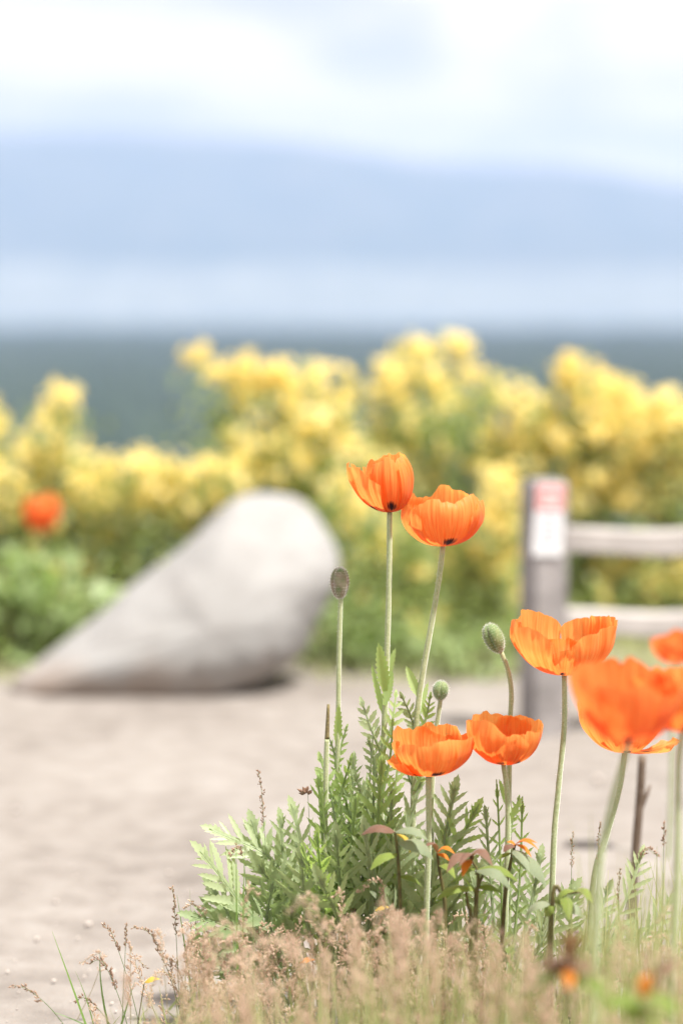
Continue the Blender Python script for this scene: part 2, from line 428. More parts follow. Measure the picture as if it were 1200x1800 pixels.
def rail(mbx, a, b, hgt, thick, sag=.008):
    a, b = np.array(a), np.array(b); n = 24; V = []; F = []
    d = (b - a) / np.linalg.norm(b - a); side = np.array([-d[1], d[0], 0])
    for i in range(n + 1):
        s = i / n; c = a + (b - a) * s + np.array([0, 0, -sag * math.sin(math.pi * s) + .006 * mnoise.noise(Vector((s * 6, a[0], a[2])))])
        h = hgt * (1 + .12 * mnoise.noise(Vector((s * 5, 9, a[2])))); tt = thick * (1 + .15 * mnoise.noise(Vector((s * 5, 4, a[2]))))
        for (p, q) in ((-1, -.8), (-.8, -1), (.8, -1), (1, -.8), (1, .8), (.8, 1), (-.8, 1), (-1, .8)):
            V.append(c + side * p * tt / 2 + np.array([0, 0, q * h / 2]))
    m = 8
    for i in range(n):
        for j in range(m): F.append((i * m + j, i * m + (j + 1) % m, (i + 1) * m + (j + 1) % m, (i + 1) * m + j))
    F += [tuple(range(m))[::-1], tuple(n * m + j for j in range(m))]; mbx.add(V, F)

PY = 5.35
pb = at(953, 1300, PY); pb.z = 0
PH = at(960, 843, PY).z
fence = empty('wooden_fence', pb, 'weathered grey post and rail fence carrying the small red and white sign', 'fence')
PW = .078; PROT = R_(24)
mb = MB(); post(mb, np.zeros(3), PW, PH, PROT); mb.build('post', M['wood'], fence, False)
x2 = 1.05; y2 = .10
mb = MB(); post(mb, np.array([x2, y2, 0]), PW, PH + .01, PROT * .3); mb.build('post', M['wood'], fence, False)
for py_, hh in ((948, 46), (1092, 44)):
    za = at(1000, py_, PY).z
    mb = MB(); rail(mb, (.02, .012, za), (x2, y2, za - .012), hh * pxm(PY), .052); mb.build('rail', M['rail'], fence, False)

def flat_mat(name, c, rough=.5):
    t = NT(name); p = t.new('ShaderNodeBsdfPrincipled'); p.inputs['Roughness'].default_value = rough
    t.link(t.mix(t.math('MULTIPLY', t.noise(60, 3), .35), c, tuple(x * .75 for x in c)), p.inputs['Base Color']); t.link(p.outputs[0], t.out.inputs['Surface']); return t.m
sign_c = at(940, 908, PY)
face_n = Vector((math.sin(PROT) * -1 * -1, -math.cos(PROT), 0)); face_n = Vector((-math.sin(-PROT), -math.cos(PROT), 0))
fx = Vector((math.cos(PROT), math.sin(PROT), 0))
centre = Vector((pb.x, pb.y, 0)) + face_n * (PW / 2 + .003) - fx * .012; centre.z = at(940, 910, PY).z
sg = empty('trail_sign', centre, 'small red topped white notice fixed to the grey fence post', 'sign')
sw, sh = .070, .158
Rz = np.array(Matrix.Rotation(PROT, 3, 'Z')) @ np.array(Matrix.Rotation(R_(3), 3, 'Y'))
mb = MB(); box(mb, (0, 0, 0), (sw, .004, sh), Rz); panel_o = mb.build('panel', flat_mat('sign_white', (.78, .79, .82)), sg, False)
def on_sign(cx, cz, w, h, off): return (Rz @ np.array([cx, -off, cz]), (w, .0012, h), Rz)
mb = MB(); box(mb, *on_sign(0, sh * .30, sw * .94, sh * .34, .0030)); header_o = mb.build('header', flat_mat('sign_red', (.66, .20, .20)), sg, False)
for cz, w in ((.36, .7), (.27, .78), (.20, .55)):
    mb = MB(); box(mb, *on_sign(0, sh * cz, sw * w, sh * .035, .0042)); mb.build('header_line', flat_mat('sign_line', (.8, .76, .76)), header_o, False)
for cz, w in ((.05, .7), (-.06, .74), (-.15, .6), (-.25, .72), (-.34, .5)):
    mb = MB(); box(mb, *on_sign(0, sh * cz, sw * w, sh * .03, .0030)); mb.build('body_line', flat_mat('sign_grey', (.35, .37, .42)), panel_o, False)

# overgrown stretch of fence behind the left shrubs
LY = 7.0
lz = at(120, 922, LY)
f2 = empty('overgrown_fence', (lz.x, LY, 0), 'grey rail fence stretch half hidden in the yellow shrubs beyond the boulder', 'fence')
for dx in (-.75, .55):
    mb = MB(); post(mb, np.array([dx, 0.02, 0]), .075, lz.z + .03, .1); mb.build('post', M['wood'], f2, False)
mb = MB(); rail(mb, (-.78, -.045, lz.z), (.58, -.045, lz.z - .012), 34 * pxm(LY), .05); mb.build('rail', M['wood'], f2, False)
mb = MB(); rail(mb, (-.78, -.045, lz.z * .42), (.58, -.045, lz.z * .42), 34 * pxm(LY), .05); mb.build('rail', M['wood'], f2, False)

# ------------------------------------------------------------------ yellow shrubs
def flower_tmpl(n=5):
    v = [(0, 0, 0)]; f = []
    for i in range(n):
        a = 2 * math.pi * i / n; w = math.pi / n * .92
        b = len(v)
        v += [(.7 * math.cos(a - w), .7 * math.sin(a - w), .22), (1.05 * math.cos(a), 1.05 * math.sin(a), .38), (.7 * math.cos(a + w), .7 * math.sin(a + w), .22)]
        f += [(0, b, b + 1), (0, b + 1, b + 2)]
    return np.array(v), f
FT_V, FT_F = flower_tmpl()
LF_V = np.array([(0, 0, 0), (.32, .45, .08), (0, 1, -.05), (-.32, .45, .08), (0, .5, 0)]); LF_F = [(0, 1, 4), (1, 2, 4), (2, 3, 4), (3, 0, 4)]

def rand_rot(n_bias=None, spread=1.0):
    if n_bias is None:
        return np.array(Matrix.Rotation(rng.uniform(0, 6.28), 3, Vector(rng.normal(size=3)).normalized()))
    n = Vector(n_bias).normalized() + Vector(rng.normal(size=3)) * spread * .6
    q = Vector((0, 0, 1)).rotation_difference(n.normalized())
    return np.array(q.to_matrix() @ Matrix.Rotation(rng.uniform(0, 6.28), 3, 'Z'))

def shrub(label, basex, Y, lobes, group='yellow flowering shrubs along the brow'):
    """lobes: photo px, py, rx, ry, blossom density, leaf density, [dY]"""
    b = at(basex, 1180, Y); zg = terrain_z(b.x, Y)
    root = empty('flowering_shrub', (b.x, Y, zg), label, 'shrub', group)
    o3 = np.array([b.x, Y, zg])
    st, fo, fl = MB(), MB(), MB()
    for lb in lobes:
        px, py, rx, ry, fd, ld = lb[:6]; dY = lb[6] if len(lb) > 6 else rng.uniform(-.12, .12)
        c = np.array(at(px, py, Y + dY)) - o3; k = pxm(Y + dY); rad = np.array([rx * k, (rx + ry) * .55 * k + .03, ry * k])
        # stems up to the lobe
        for s in range(3 if rx > 40 else 1):
            e = c + rng.normal(size=3) * rad * .35; base = np.array([c[0] * .35 + rng.normal() * .03, rng.normal() * .04, -.03])
            mid = base * .45 + e * .55 + np.array([(c[0]) * -.12, 0, .02])
            tube(st, smooth_path([base, mid, e], 8), np.linspace(.006, .0022, 9), 5)
        area = math.pi * rx * ry
        nf = int(area / 60 * fd) + 3; nl = int(area / 70 * ld) + 3
        for i in range(nl):
            d = rng.normal(size=3); d /= np.linalg.norm(d); p = c + d * rad * rng.uniform(.1, 1.0) ** .6 - np.array([0, -.02, ry * k * .12])
            fo.add((LF_V * rng.uniform(.016, .034)) @ rand_rot(d, 1.2).T + p, LF_F, rnd=rng.uniform())
        for i in range(nf):
            if i % 6 == 0:
                d = rng.normal(size=3); d /= np.linalg.norm(d)
                if d[1] > .3 and rng.uniform() < .4: d[1] *= -1
                pc = c + d * rad * rng.uniform(.5, 1.08)
            p = pc + rng.normal(size=3) * np.array([.010, .010, .014])
            s = rng.uniform(.011, .0165)
            fl.add((FT_V * s) @ rand_rot(d + np.array([0, -.3, .5]), .9).T + p, FT_F, rnd=np.clip(rng.normal(.5, .28), 0, 1))
    # filler greenery down to the ground along the lobe stems
    xs_ = [at(l[0], l[1], Y).x - o3[0] for l in lobes]; zs_ = [at(l[0], l[1], Y).z - zg for l in lobes]
    for x_, z_ in zip(xs_, zs_):
        for i in range(170):
            s = rng.uniform(0, 1) ** .8
            p = np.array([x_ * (.35 + .65 * s) + rng.normal() * .06, rng.normal() * .10, z_ * s * .95 + abs(rng.normal()) * .02])
            fo.add((LF_V * rng.uniform(.02, .04)) @ rand_rot((0, -.3, 1), 1.4).T + p, LF_F, rnd=rng.uniform(0, .8))
    st.build('stem', M['broom_stem'], root)
    tag(fo.build('foliage', M['broom_leaf'], root), kind='stuff')
    tag(fl.build('blossom', M['broom_flower'], root), kind='stuff')
    return root

shrub('yellow blossoming shrub with a tall thin spike beside the overgrown rail', 90, 6.85,
      [(108, 690, 26, 24, 1, .4), (100, 735, 36, 34, 1, .6), (62, 790, 46, 34, 1, .8), (0, 735, 22, 34, 1, .5), (130, 828, 80, 50, 1.0, 1), (25, 850, 58, 62, 1.1, 1), (-60, 800, 70, 80, 1, 1), (60, 1000, 80, 70, .25, 1.2), (-40, 960, 70, 80, .3, 1.2), (60, 920, 60, 40, .5, 1)])
shrub('low yellow shrub spilling behind the sloping left side of the boulder', 260, 6.75,
      [(235, 835, 75, 46, 1, .9), (300, 835, 55, 40, .9, .9), (180, 880, 70, 50, .8, 1), (270, 885, 70, 50, 1, 1), (330, 880, 60, 50, .7, 1), (190, 960, 60, 60, .45, 1.1), (140, 1050, 80, 60, .1, 1.3), (390, 840, 55, 40, .9, .9)])
shrub('dense yellow shrub with one stray round sprig, growing behind the boulder top', 490, 7.05,
      [(353, 636, 24, 24, 1.3, .3), (400, 665, 36, 28, 1.2, .5), (460, 655, 62, 30, 1.3, .5), (520, 672, 60, 34, 1.2, .6), (440, 695, 50, 24, 1.2, .6), (600, 672, 28, 26, 1.2, .5), (560, 735, 95, 52, 1.2, .8), (470, 790, 90, 46, 1.1, .9), (620, 800, 70, 50, .5, 1.2), (540, 830, 90, 50, .5, 1.2), (400, 740, 34, 40, .2, 1.3)])
shrub('tallest yellow shrub rising behind the pair of upright poppies', 740, 7.25,
      [(790, 612, 38, 26, 1.3, .5), (722, 620, 36, 26, 1.2, .5), (690, 670, 52, 44, 1.2, .7), (770, 670, 60, 34, .9, .8), (780, 740, 95, 62, .22, 1.5), (850, 690, 55, 46, .6, 1), (690, 760, 60, 50, .7, 1), (860, 780, 60, 50, .5, 1.2), (730, 840, 70, 60, .7, 1)])
shrub('yellow shrub with a pointed crown above the fence rails', 1020, 7.15,
      [(1012, 640, 34, 26, 1.3, .5), (1020, 675, 66, 34, 1.3, .6), (940, 720, 62, 40, 1.0, .8), (1080, 700, 62, 36, 1.2, .6), (1000, 750, 95, 50, 1.1, .9), (1100, 770, 90, 50, 1.2, .8), (930, 800, 80, 50, 1.1, .8), (1050, 840, 90, 50, 1.2, .8), (1000, 880, 60, 40, 1, .9)])
shrub('broad yellow shrub running along behind the fence away from the signpost', 1220, 6.95,
      [(1180, 722, 60, 40, 1.2, .7), (1150, 760, 70, 50, 1.2, .7), (1190, 830, 70, 56, 1.2, .7), (1120, 870, 70, 40, 1.1, .9), (1280, 760, 80, 90, 1.2, .8), (1360, 800, 90, 90, 1.1, .8), (1120, 1000, 80, 36, 1.5, .7), (1180, 1020, 60, 40, 1.5, .6), (1060, 1010, 50, 40, .4, 1.3), (1150, 1050, 70, 24, .6, 1.1), (1250, 980, 80, 60, .8, 1), (1040, 1060, 50, 30, .3, 1.3)])
shrub('yellow shrub hanging forward between the upright poppies and the signpost', 870, 6.6,
      [(880, 870, 50, 60, 1.1, .8), (870, 950, 48, 50, 1.1, .8), (890, 1010, 36, 44, 1.0, .9), (820, 1020, 40, 40, .7, 1.1), (850, 1070, 44, 44, .8, 1.0), (800, 960, 46, 44, .8, 1.0), (790, 1090, 50, 44, .35, 1.2), (880, 1100, 50, 44, .5, 1.1)])
shrub('mostly green shrub with a few yellow blossoms beside the rounded end of the boulder', 680, 6.5,
      [(640, 990, 34, 30, .8, 1), (650, 920, 60, 50, .4, 1.2), (720, 950, 60, 60, .3, 1.3), (660, 1050, 70, 60, .12, 1.4), (740, 1060, 60, 60, .2, 1.3), (620, 1100, 50, 40, .08, 1.3), (700, 1120, 70, 40, .12, 1.2), (780, 1145, 30, 26, .5, 1.1), (600, 880, 40, 50, .4, 1.1)])

# low herbs at the foot of the shrubs
def herb(label, px, py, Y, w, h, n, gsz=.07):
    b = ground_at(px, py); b = Vector((at(px, 1180, Y).x, Y, terrain_z(0, Y)))
    root = empty('low_herb', b, label, 'plant', 'low green plants under the shrubs')
    m_ = MB(); s_ = MB()
    for i in range(n):
        x, y_ = rng.normal() * w * .4, rng.normal() * w * .25; z = abs(rng.uniform(.05, 1)) * h
        if i % 6 == 0: tube(s_, smooth_path([(x * .4, y_ * .4, -.02), (x * .8, y_ * .8, z * .6), (x, y_, z)], 6), np.linspace(.004, .0015, 7), 5)
        m_.add((LF_V * np.array([.8, 1, 1]) * gsz * rng.uniform(.5, 1.1)) @ rand_rot((rng.normal() * .5, -.4, 1), 1.0).T + (x, y_, z), LF_F, rnd=rng.uniform())
    s_.build('stem', M['broom_stem'], root); tag(m_.build('foliage', M['herb'], root), kind='stuff')
herb('bushy green herb below the lone orange poppy', 25, 1170, 6.35, .26, .30, 330)
herb('dark green leafy clump in the nook behind the low tip of the boulder', 95, 1175, 6.5, .22, .22, 260)
herb('soft green herb at the foot of the rounded boulder end', 620, 1160, 6.3, .22, .18, 220, .05)
herb('thin yellowish herb patch between the shrub and the signpost foot', 820, 1170, 6.2, .30, .13, 220, .045)

# ------------------------------------------------------------------ poppies
def petal(root, az, Rr, H, A, W, seed, inner=1.0, ruff=.045, L=1.0, mat='petal', wr=.05, r0=.0028, flop=.0):
    r = random.Random(seed); NU, NT_ = 56, 34
    ph = [r.uniform(0, 6.28) for _ in range(8)]
    V, F, PU, PT = [], [], [], []
    Rr *= inner; asym = r.uniform(-.12, .12)
    for i in range(NU + 1):
        u = -1 + 2 * i / NU
        edge = 1 - .17 * abs(u) ** 4 - .03 * u * u + asym * u * .4
        edge += ruff * (.7 * math.sin(3.1 * u + ph[0]) + .6 * math.sin(7.3 * u + ph[1]) + .18 * math.sin(15 * u + ph[2]) + .10 * math.sin(27 * u + ph[3]))
        edge += ruff * .3 * mnoise.noise(Vector((u * 17, seed * 1.7, 0))) + ruff * .12 * mnoise.noise(Vector((u * 40, seed * 1.7, 4)))
        edge -= .05 * math.exp(-((u - .3 * math.sin(ph[4])) / .07) ** 2)
        for j in range(NT_ + 1):
            t = j / NT_; tl = t * edge * L
            a = A * tl
            rad = r0 + Rr * math.sin(a); z = H * (1 - math.cos(a))
            nr, nz_ = H * math.sin(a), -Rr * math.cos(a); nl = math.hypot(nr, nz_) + 1e-9; nr, nz_ = nr / nl, nz_ / nl
            wv = Rr * wr * t ** 1.5 * (math.sin(4.2 * u + ph[5]) + .55 * math.sin(9.5 * u + ph[6] + t) + .28 * math.sin(19 * u + ph[7]) + .14 * math.sin(33 * u + ph[2]) + .5 * (abs(math.sin(6.5 * u + ph[1])) - .6))
            pl = mnoise.noise(Vector((u * 9, t * 1.3, seed * 2.1))); pl2 = mnoise.noise(Vector((u * 22, t * 2.0, seed * 3.3)))
            wv += Rr * t ** 1.3 * (.095 * (abs(pl) - .25) + .045 * (abs(pl2) - .25)) + Rr * .05 * t * mnoise.noise(Vector((u * 3, t * 4, seed)))
            wv += Rr * .05 * t * t * math.sin(2 * u + ph[0])
            wv += Rr * (flop + .05 * math.sin(5 * u + ph[3])) * max(0, t - .78) ** 1.5 * 6
            ang = u * W * (1.02 + .22 * t)
            rad += nr * wv; z += nz_ * wv * .8
            V.append((rad * math.cos(ang), rad * math.sin(ang), z)); PU.append(u); PT.append(t)
    for i in range(NU):
        for j in range(NT_):
            q = i * (NT_ + 1) + j; F.append((q, q + NT_ + 1, q + NT_ + 2, q + 1))
    V = np.array(V) @ np.array(Matrix.Rotation(az, 3, 'Z')).T
    m_ = MB(); m_.add(V, F, pu=np.array(PU), pt=np.array(PT))
    o = m_.build('petal', M[mat], root); return o

def hairs(mb_, pts, nrm, length, width, up=0.25):
    for p, n in zip(pts, nrm):
        n = np.asarray(n) + rng.normal(size=3) * .35 + np.array([0, 0, up]); n /= np.linalg.norm(n)
        s = np.cross(n, rng.normal(size=3)); s /= np.linalg.norm(s) + 1e-9
        l = length * rng.uniform(.6, 1.3)
        mb_.add([p - s * width / 2, p + s * width / 2, p + n * l], [(0, 1, 2)])

def make_stem(root, o3, px_pts, Y, rpx=5.0, mat='stem', ybase=None, hair=320, Ys=None):
    pts = [np.array(at(x, y, Y if Ys is None else Ys[i])) for i, (x, y) in enumerate(px_pts)]
    last = pts[-1]
    if last[2] > 0: pts.append(np.array([last[0] + (last[0] - pts[-2][0]) * .4, last[1], -.01]))
    path = smooth_path(pts, 40)
    path[:, 0] += .0012 * np.sin(np.linspace(0, 9, 41) + rng.uniform(0, 6)); path -= o3
    k = pxm(Y); rad = np.linspace(rpx * .92, rpx * 1.25, 41) * k * (1 + .03 * rng.normal(size=41))
    m_ = MB(); tube(m_, path, rad, 9); st_o = m_.build('stem', M[mat], root)
    if hair:
        hb = MB(); idx = rng.integers(1, 34, hair); P_, N_ = [], []
        for i in idx:
            s = rng.uniform(); a = rng.uniform(0, 6.28); c = path[i] * (1 - s) + path[i + 1] * s
            n = np.array([math.cos(a), math.sin(a), 0]); P_.append(c + n * rad[i] * .9); N_.append(n)
        hairs(hb, P_, N_, .0030, .0004); tag(hb.build('stem_hair', M['hair'], st_o), kind='stuff')
    return path

def heart(root, c, s):
    m_ = MB(); V, F = [], []; n = 10
    prof = [(0.25, 0), (.62, .2), (.8, .55), (.78, .85), (.95, .95), (.9, 1.05), (.0, 1.12)]
    for r, z in prof:
        for j in range(n): V.append((r * s * math.cos(6.283 * j / n), r * s * math.sin(6.283 * j / n), z * s * 1.3))
    for i in range(len(prof) - 1):
        for j in range(n): F.append((i * n + j, i * n + (j + 1) % n, (i + 1) * n + (j + 1) % n, (i + 1) * n + j))
    m_.add(np.array(V) + c, F); cap_o = m_.build('seed_capsule', M['capsule'], root)
    m_ = MB()
    for j in range(60):
        a = rng.uniform(0, 6.283); o = rng.uniform(.9, 1.5); h = rng.uniform(.8, 1.5)
        e = np.array([o * s * math.cos(a), o * s * math.sin(a), h * s]); b = np.array([.5 * s * math.cos(a), .5 * s * math.sin(a), .1 * s])
        tube(m_, np.array([b, (b + e) / 2 + (0, 0, -.1 * s), e]) + c, .0003, 3, False); m_.add(ico_v * np.array([.0009, .0009, .0016]) + e + c, ico_f)
    tag(m_.build('stamens', M['dark'], cap_o), kind='stuff')

def poppy(label, base, Y, petals, stem, mat='petal', rpx=5.0, tilt=(0, 0), seed=0, group='orange poppies', hair=320, heart_px=15, Ys=None):
    b = at(*stem[-1], Y if Ys is None else Ys[-1]); b.z = 0
    root = empty('poppy', b, label, 'flower', group); o3 = np.array(b)
    make_stem(root, o3, [base] + stem[1:] if stem[0] != base else stem, Y, rpx, hair=hair, Ys=Ys)
    k = pxm(Y); top = np.array(at(*base, Y)) - o3
    rot = Matrix.Rotation(R_(tilt[0]), 4, 'Y') @ Matrix.Rotation(R_(tilt[1]), 4, 'X')
    for i, pdef in enumerate(petals):
        az, Rr, H, A, W = pdef[:5]; kw = pdef[5] if len(pdef) > 5 else {}
        o = petal(root, R_(az), Rr * k, H * k, R_(A), R_(W), seed * 31 + i, mat=mat, **kw)
        o.location = top; o.rotation_euler = rot.to_euler()
    heart(root, np.array(top) + (0, 0, .002), heart_px * k)
    return root

I = dict(inner=.93); Z = {}
poppy('upright closed orange poppy with one petal flopping outward on the tallest stem', (686, 900), 3.10,
      [(-84, 37, 56, 138, 62, dict(inner=.95, ruff=.06, wr=.07)), (92, 37, 57, 140, 72, dict(ruff=.06)), (8, 38, 55, 132, 60, dict(inner=1.03, ruff=.05, wr=.07)), (200, 66, 88, 86, 44, dict(ruff=.06, wr=.06)), (150, 60, 80, 88, 38, dict(ruff=.05)), (168, 36, 50, 112, 50, dict(inner=.9, ruff=.06))],
      [(686, 900), (684, 1000), (679, 1130), (675, 1250), (671, 1400), (667, 1600), (665, 1760)], tilt=(-2, 0), seed=3)
poppy('rounded orange poppy with a near black basal spot touching the closed one', (777, 960), 3.12,
      [(-72, 66, 57, 122, 58, dict(inner=.96, ruff=.05, wr=.045)), (170, 68, 58, 116, 56, dict(inner=1.02, ruff=.06)), (15, 64, 56, 112, 50, dict(ruff=.05, inner=1.03)), (98, 62, 60, 126, 66, dict(ruff=.06))],
      [(777, 960), (766, 1040), (746, 1165), (734, 1260), (727, 1400), (721, 1600), (718, 1760)], tilt=(0, -3), seed=8)
poppy('wide open orange poppy on a bare stem beside the nodding bud', (990, 1186), 3.06,
      [(186, 90, 84, 96, 54, dict(wr=.055, ruff=.03)), (-14, 82, 84, 99, 56, dict(wr=.07, ruff=.03)), (-100, 60, 56, 84, 40, dict(inner=.95, ruff=.03)), (146, 84, 88, 99, 46, dict(inner=.94, ruff=.03)), (36, 80, 88, 100, 44, dict(inner=.92, ruff=.03)), (92, 70, 60, 88, 44, dict(inner=.9))],
      [(994, 1187), (992, 1280), (981, 1395), (972, 1470), (967, 1600), (962, 1760)], tilt=(1, 0), seed=13)
poppy('orange poppy half open in front of the nodding bud stem', (886, 1343), 3.02,
      [(196, 66, 66, 102, 58, dict(wr=.06)), (-38, 54, 58, 96, 44, dict(inner=.97, wr=.07)), (-108, 58, 52, 104, 46, dict(inner=.94)), (40, 58, 68, 100, 52, Z), (110, 64, 70, 102, 60, I)],
      [(888, 1343), (891, 1400), (890, 1490), (888, 1620), (886, 1760)], tilt=(2, 0), seed=21)
poppy('short stemmed orange poppy with one low petal above the leaf clump', (754, 1363), 3.00,
      [(188, 74, 38, 78, 40, dict(wr=.04)), (-70, 68, 60, 103, 62, dict(wr=.05)), (12, 70, 64, 97, 50, dict(wr=.06)), (128, 62, 68, 100, 56, I), (60, 64, 68, 102, 50, I), (-150, 60, 54, 98, 36, dict(inner=.92))],
      [(756, 1363), (752, 1450), (750, 1560), (748, 1760)], tilt=(0, 0), seed=29)
poppy('orange poppy with one petal lying flat, tucked behind the large soft bloom', (1096, 1322), 3.12,
      [(170, 70, 78, 94, 46, dict(wr=.07, ruff=.06)), (-8, 92, 26, 82, 34, dict(wr=.05)), (-85, 50, 44, 96, 50, Z), (70, 76, 76, 94, 60, I), (120, 72, 76, 96, 44, I)],
      [(1097, 1322), (1086, 1390), (1066, 1470), (1047, 1530), (1036, 1620), (1030, 1760)], seed=34)
poppy('large deep orange poppy hanging over the bloom with the flat petal', (1102, 1306), 2.50,
      [(176, 96, 128, 86, 52, Z), (-95, 82, 100, 96, 56, I), (5, 92, 118, 88, 50, Z), (90, 90, 130, 92, 64, I)],
      [(1102, 1306), (1078, 1400), (1056, 1520), (1044, 1680), (1036, 1900)], 'petal_red', 6.0, seed=41, hair=0, heart_px=18)
poppy('deep orange poppy beside the large soft bloom on a straight grey green stem', (1200, 1284), 2.56,
      [(180, 84, 104, 88, 54, Z), (-90, 80, 90, 94, 56, I), (0, 88, 100, 90, 54, Z), (90, 84, 106, 92, 60, I)],
      [(1198, 1284), (1192, 1360), (1188, 1500), (1180, 1700), (1176, 1900)], 'petal', 6.0, seed=47, hair=0, heart_px=18)
poppy('small red orange poppy standing before the lower fence rail', (1186, 1166), 4.1,
      [(176, 42, 44, 92, 56, Z), (-90, 40, 36, 96, 60, I), (0, 46, 42, 92, 56, Z), (90, 42, 46, 96, 60, I)],
      [(1186, 1166), (1184, 1260), (1178, 1400), (1176, 1520)], 'petal_red', 4.0, seed=53, hair=0, heart_px=8)
poppy('lone small orange poppy in front of the left yellow shrub', (74, 934), 6.5,
      [(180, 30, 36, 128, 58, Z), (-90, 30, 35, 134, 62, I), (0, 30, 36, 126, 58, Z), (90, 30, 37, 134, 62, I)],
      [(74, 934), (76, 1000), (70, 1120), (68, 1235)], 'petal_red', 3.0, seed=59, hair=0, heart_px=6)

# buds
def bud(label, centre, w, h, ang, Y, stem, mat, seed):
    b = at(*stem[-1], Y); b.z = 0
    root = empty('poppy_bud', b, label, 'flower bud', 'hairy poppy buds'); o3 = np.array(b)
    make_stem(root, o3, stem, Y, 4.4, hair=320)
    k = pxm(Y); c = np.array(at(*centre, Y)) - o3
    rot = np.array(Matrix.Rotation(R_(ang), 3, 'Y')); hb = MB(); P_, N_ = [], []
    for s in range(3):
        V, F = [], []; nu, nv = 12, 16; az0 = R_(-80 + seed * 23 + s * 120)
        for i in range(nu + 1):
            u = i / nu * 2 - 1
            for j in range(nv + 1):
                v = j / nv; zz = -math.cos(math.pi * v)
                rr = math.sin(math.pi * v) ** .82 * (1 + .10 * zz - .05 * zz * zz)
                rr *= 1 - .16 * abs(u) ** 7
                bulge = 1 + .04 * math.cos(u * math.pi / 2)
                a = az0 + u * math.pi / 3 * .985
                p = np.array([rr * bulge * math.cos(a) * w / 2, rr * bulge * math.sin(a) * w / 2, zz * h / 2 * (1 + .03 * (1 - abs(u)) * (zz > .8))]) * k
                p = rot @ p; V.append(p)
                if 0 < j < nv:
                    for q in range(2):
                        P_.append(p + c + rng.normal(size=3) * .0004); N_.append(p / (np.linalg.norm(p) + 1e-9))
        for i in range(nu):
            for j in range(nv): q = i * (nv + 1) + j; F.append((q, q + nv + 1, q + nv + 2, q + 1))
        m_ = MB(); m_.add(np.array(V) + c, F); m_.build('sepal', M[mat], root)
    hairs(hb, P_, N_, .0024, .00026, .15); tag(hb.build('bud_hair', M['hair'], root), kind='stuff')
bud('mauve tinged upright bud on a tall straight stem', (597, 1025), 33, 55, 0, 3.10, [(598, 1048), (598, 1120), (595, 1250), (592, 1360), (588, 1560), (586, 1760)], 'bud', 0)
bud('nodding hairy bud on a curved stem beside the wide open poppy', (868, 1122), 35, 54, -24, 3.12, [(881, 1146), (893, 1176), (898, 1215), (894, 1280), (893, 1400), (895, 1600), (896, 1760)], 'bud_green', 1)
bud('small round green bud above the short stemmed poppy', (774, 1214), 28, 34, 6, 3.12, [(772, 1230), (767, 1275), (762, 1340), (757, 1500), (752, 1760)], 'bud_green', 2)

b = at(571, 1760, 3.06); b.z = 0
root = empty('headless_poppy_stem', b, 'dark headless stem stub rising beside the mauve bud', 'stem')
p_ = smooth_path([np.array(at(x, y, 3.06)) - np.array(b) for x, y in ((577, 1238), (575, 1290), (573, 1345), (572, 1500), (571, 1760))], 30)
m_ = MB(); tube(m_, p_[:10], np.linspace(2.6, 4.4, 10) * pxm(3.06), 8); m_.build('dry_tip', M['stub'], root)
m_ = MB(); tube(m_, p_[9:], np.linspace(4.4, 5, 22) * pxm(3.06), 8); m_.build('stem', M['stem'], root)

# ------------------------------------------------------------------ poppy leaves
def blade_lobe(mb_, base, d, side, nrm, length, width, teeth=5, fold=.25, droop=.15, wid_prof=None):
    """toothed lance-shaped blade with folded midrib"""
    V, F = [], []; n = teeth * 2 + 1
    for i in range(n + 1):
        s = i / n
        w = width * min(1, .35 + 2.6 * s) * (1 - s ** 3.5) ** .8
        if i % 2 == 0 and 0 < i < n: w *= .78
        elif i < n: w *= 1.12
        fwd = .06 * length * (i % 2)
        c = base + d * (s * length) - nrm * (droop * length * s * s)
        V += [c + side * w + nrm * (w * fold) + d * fwd * .6, c, c - side * w + nrm * (w * fold) + d * fwd * .6]
    for i in range(n):
        q = i * 3; F += [(q, q + 1, q + 4, q + 3), (q + 1, q + 2, q + 5, q + 4)]
    mb_.add(V, F)

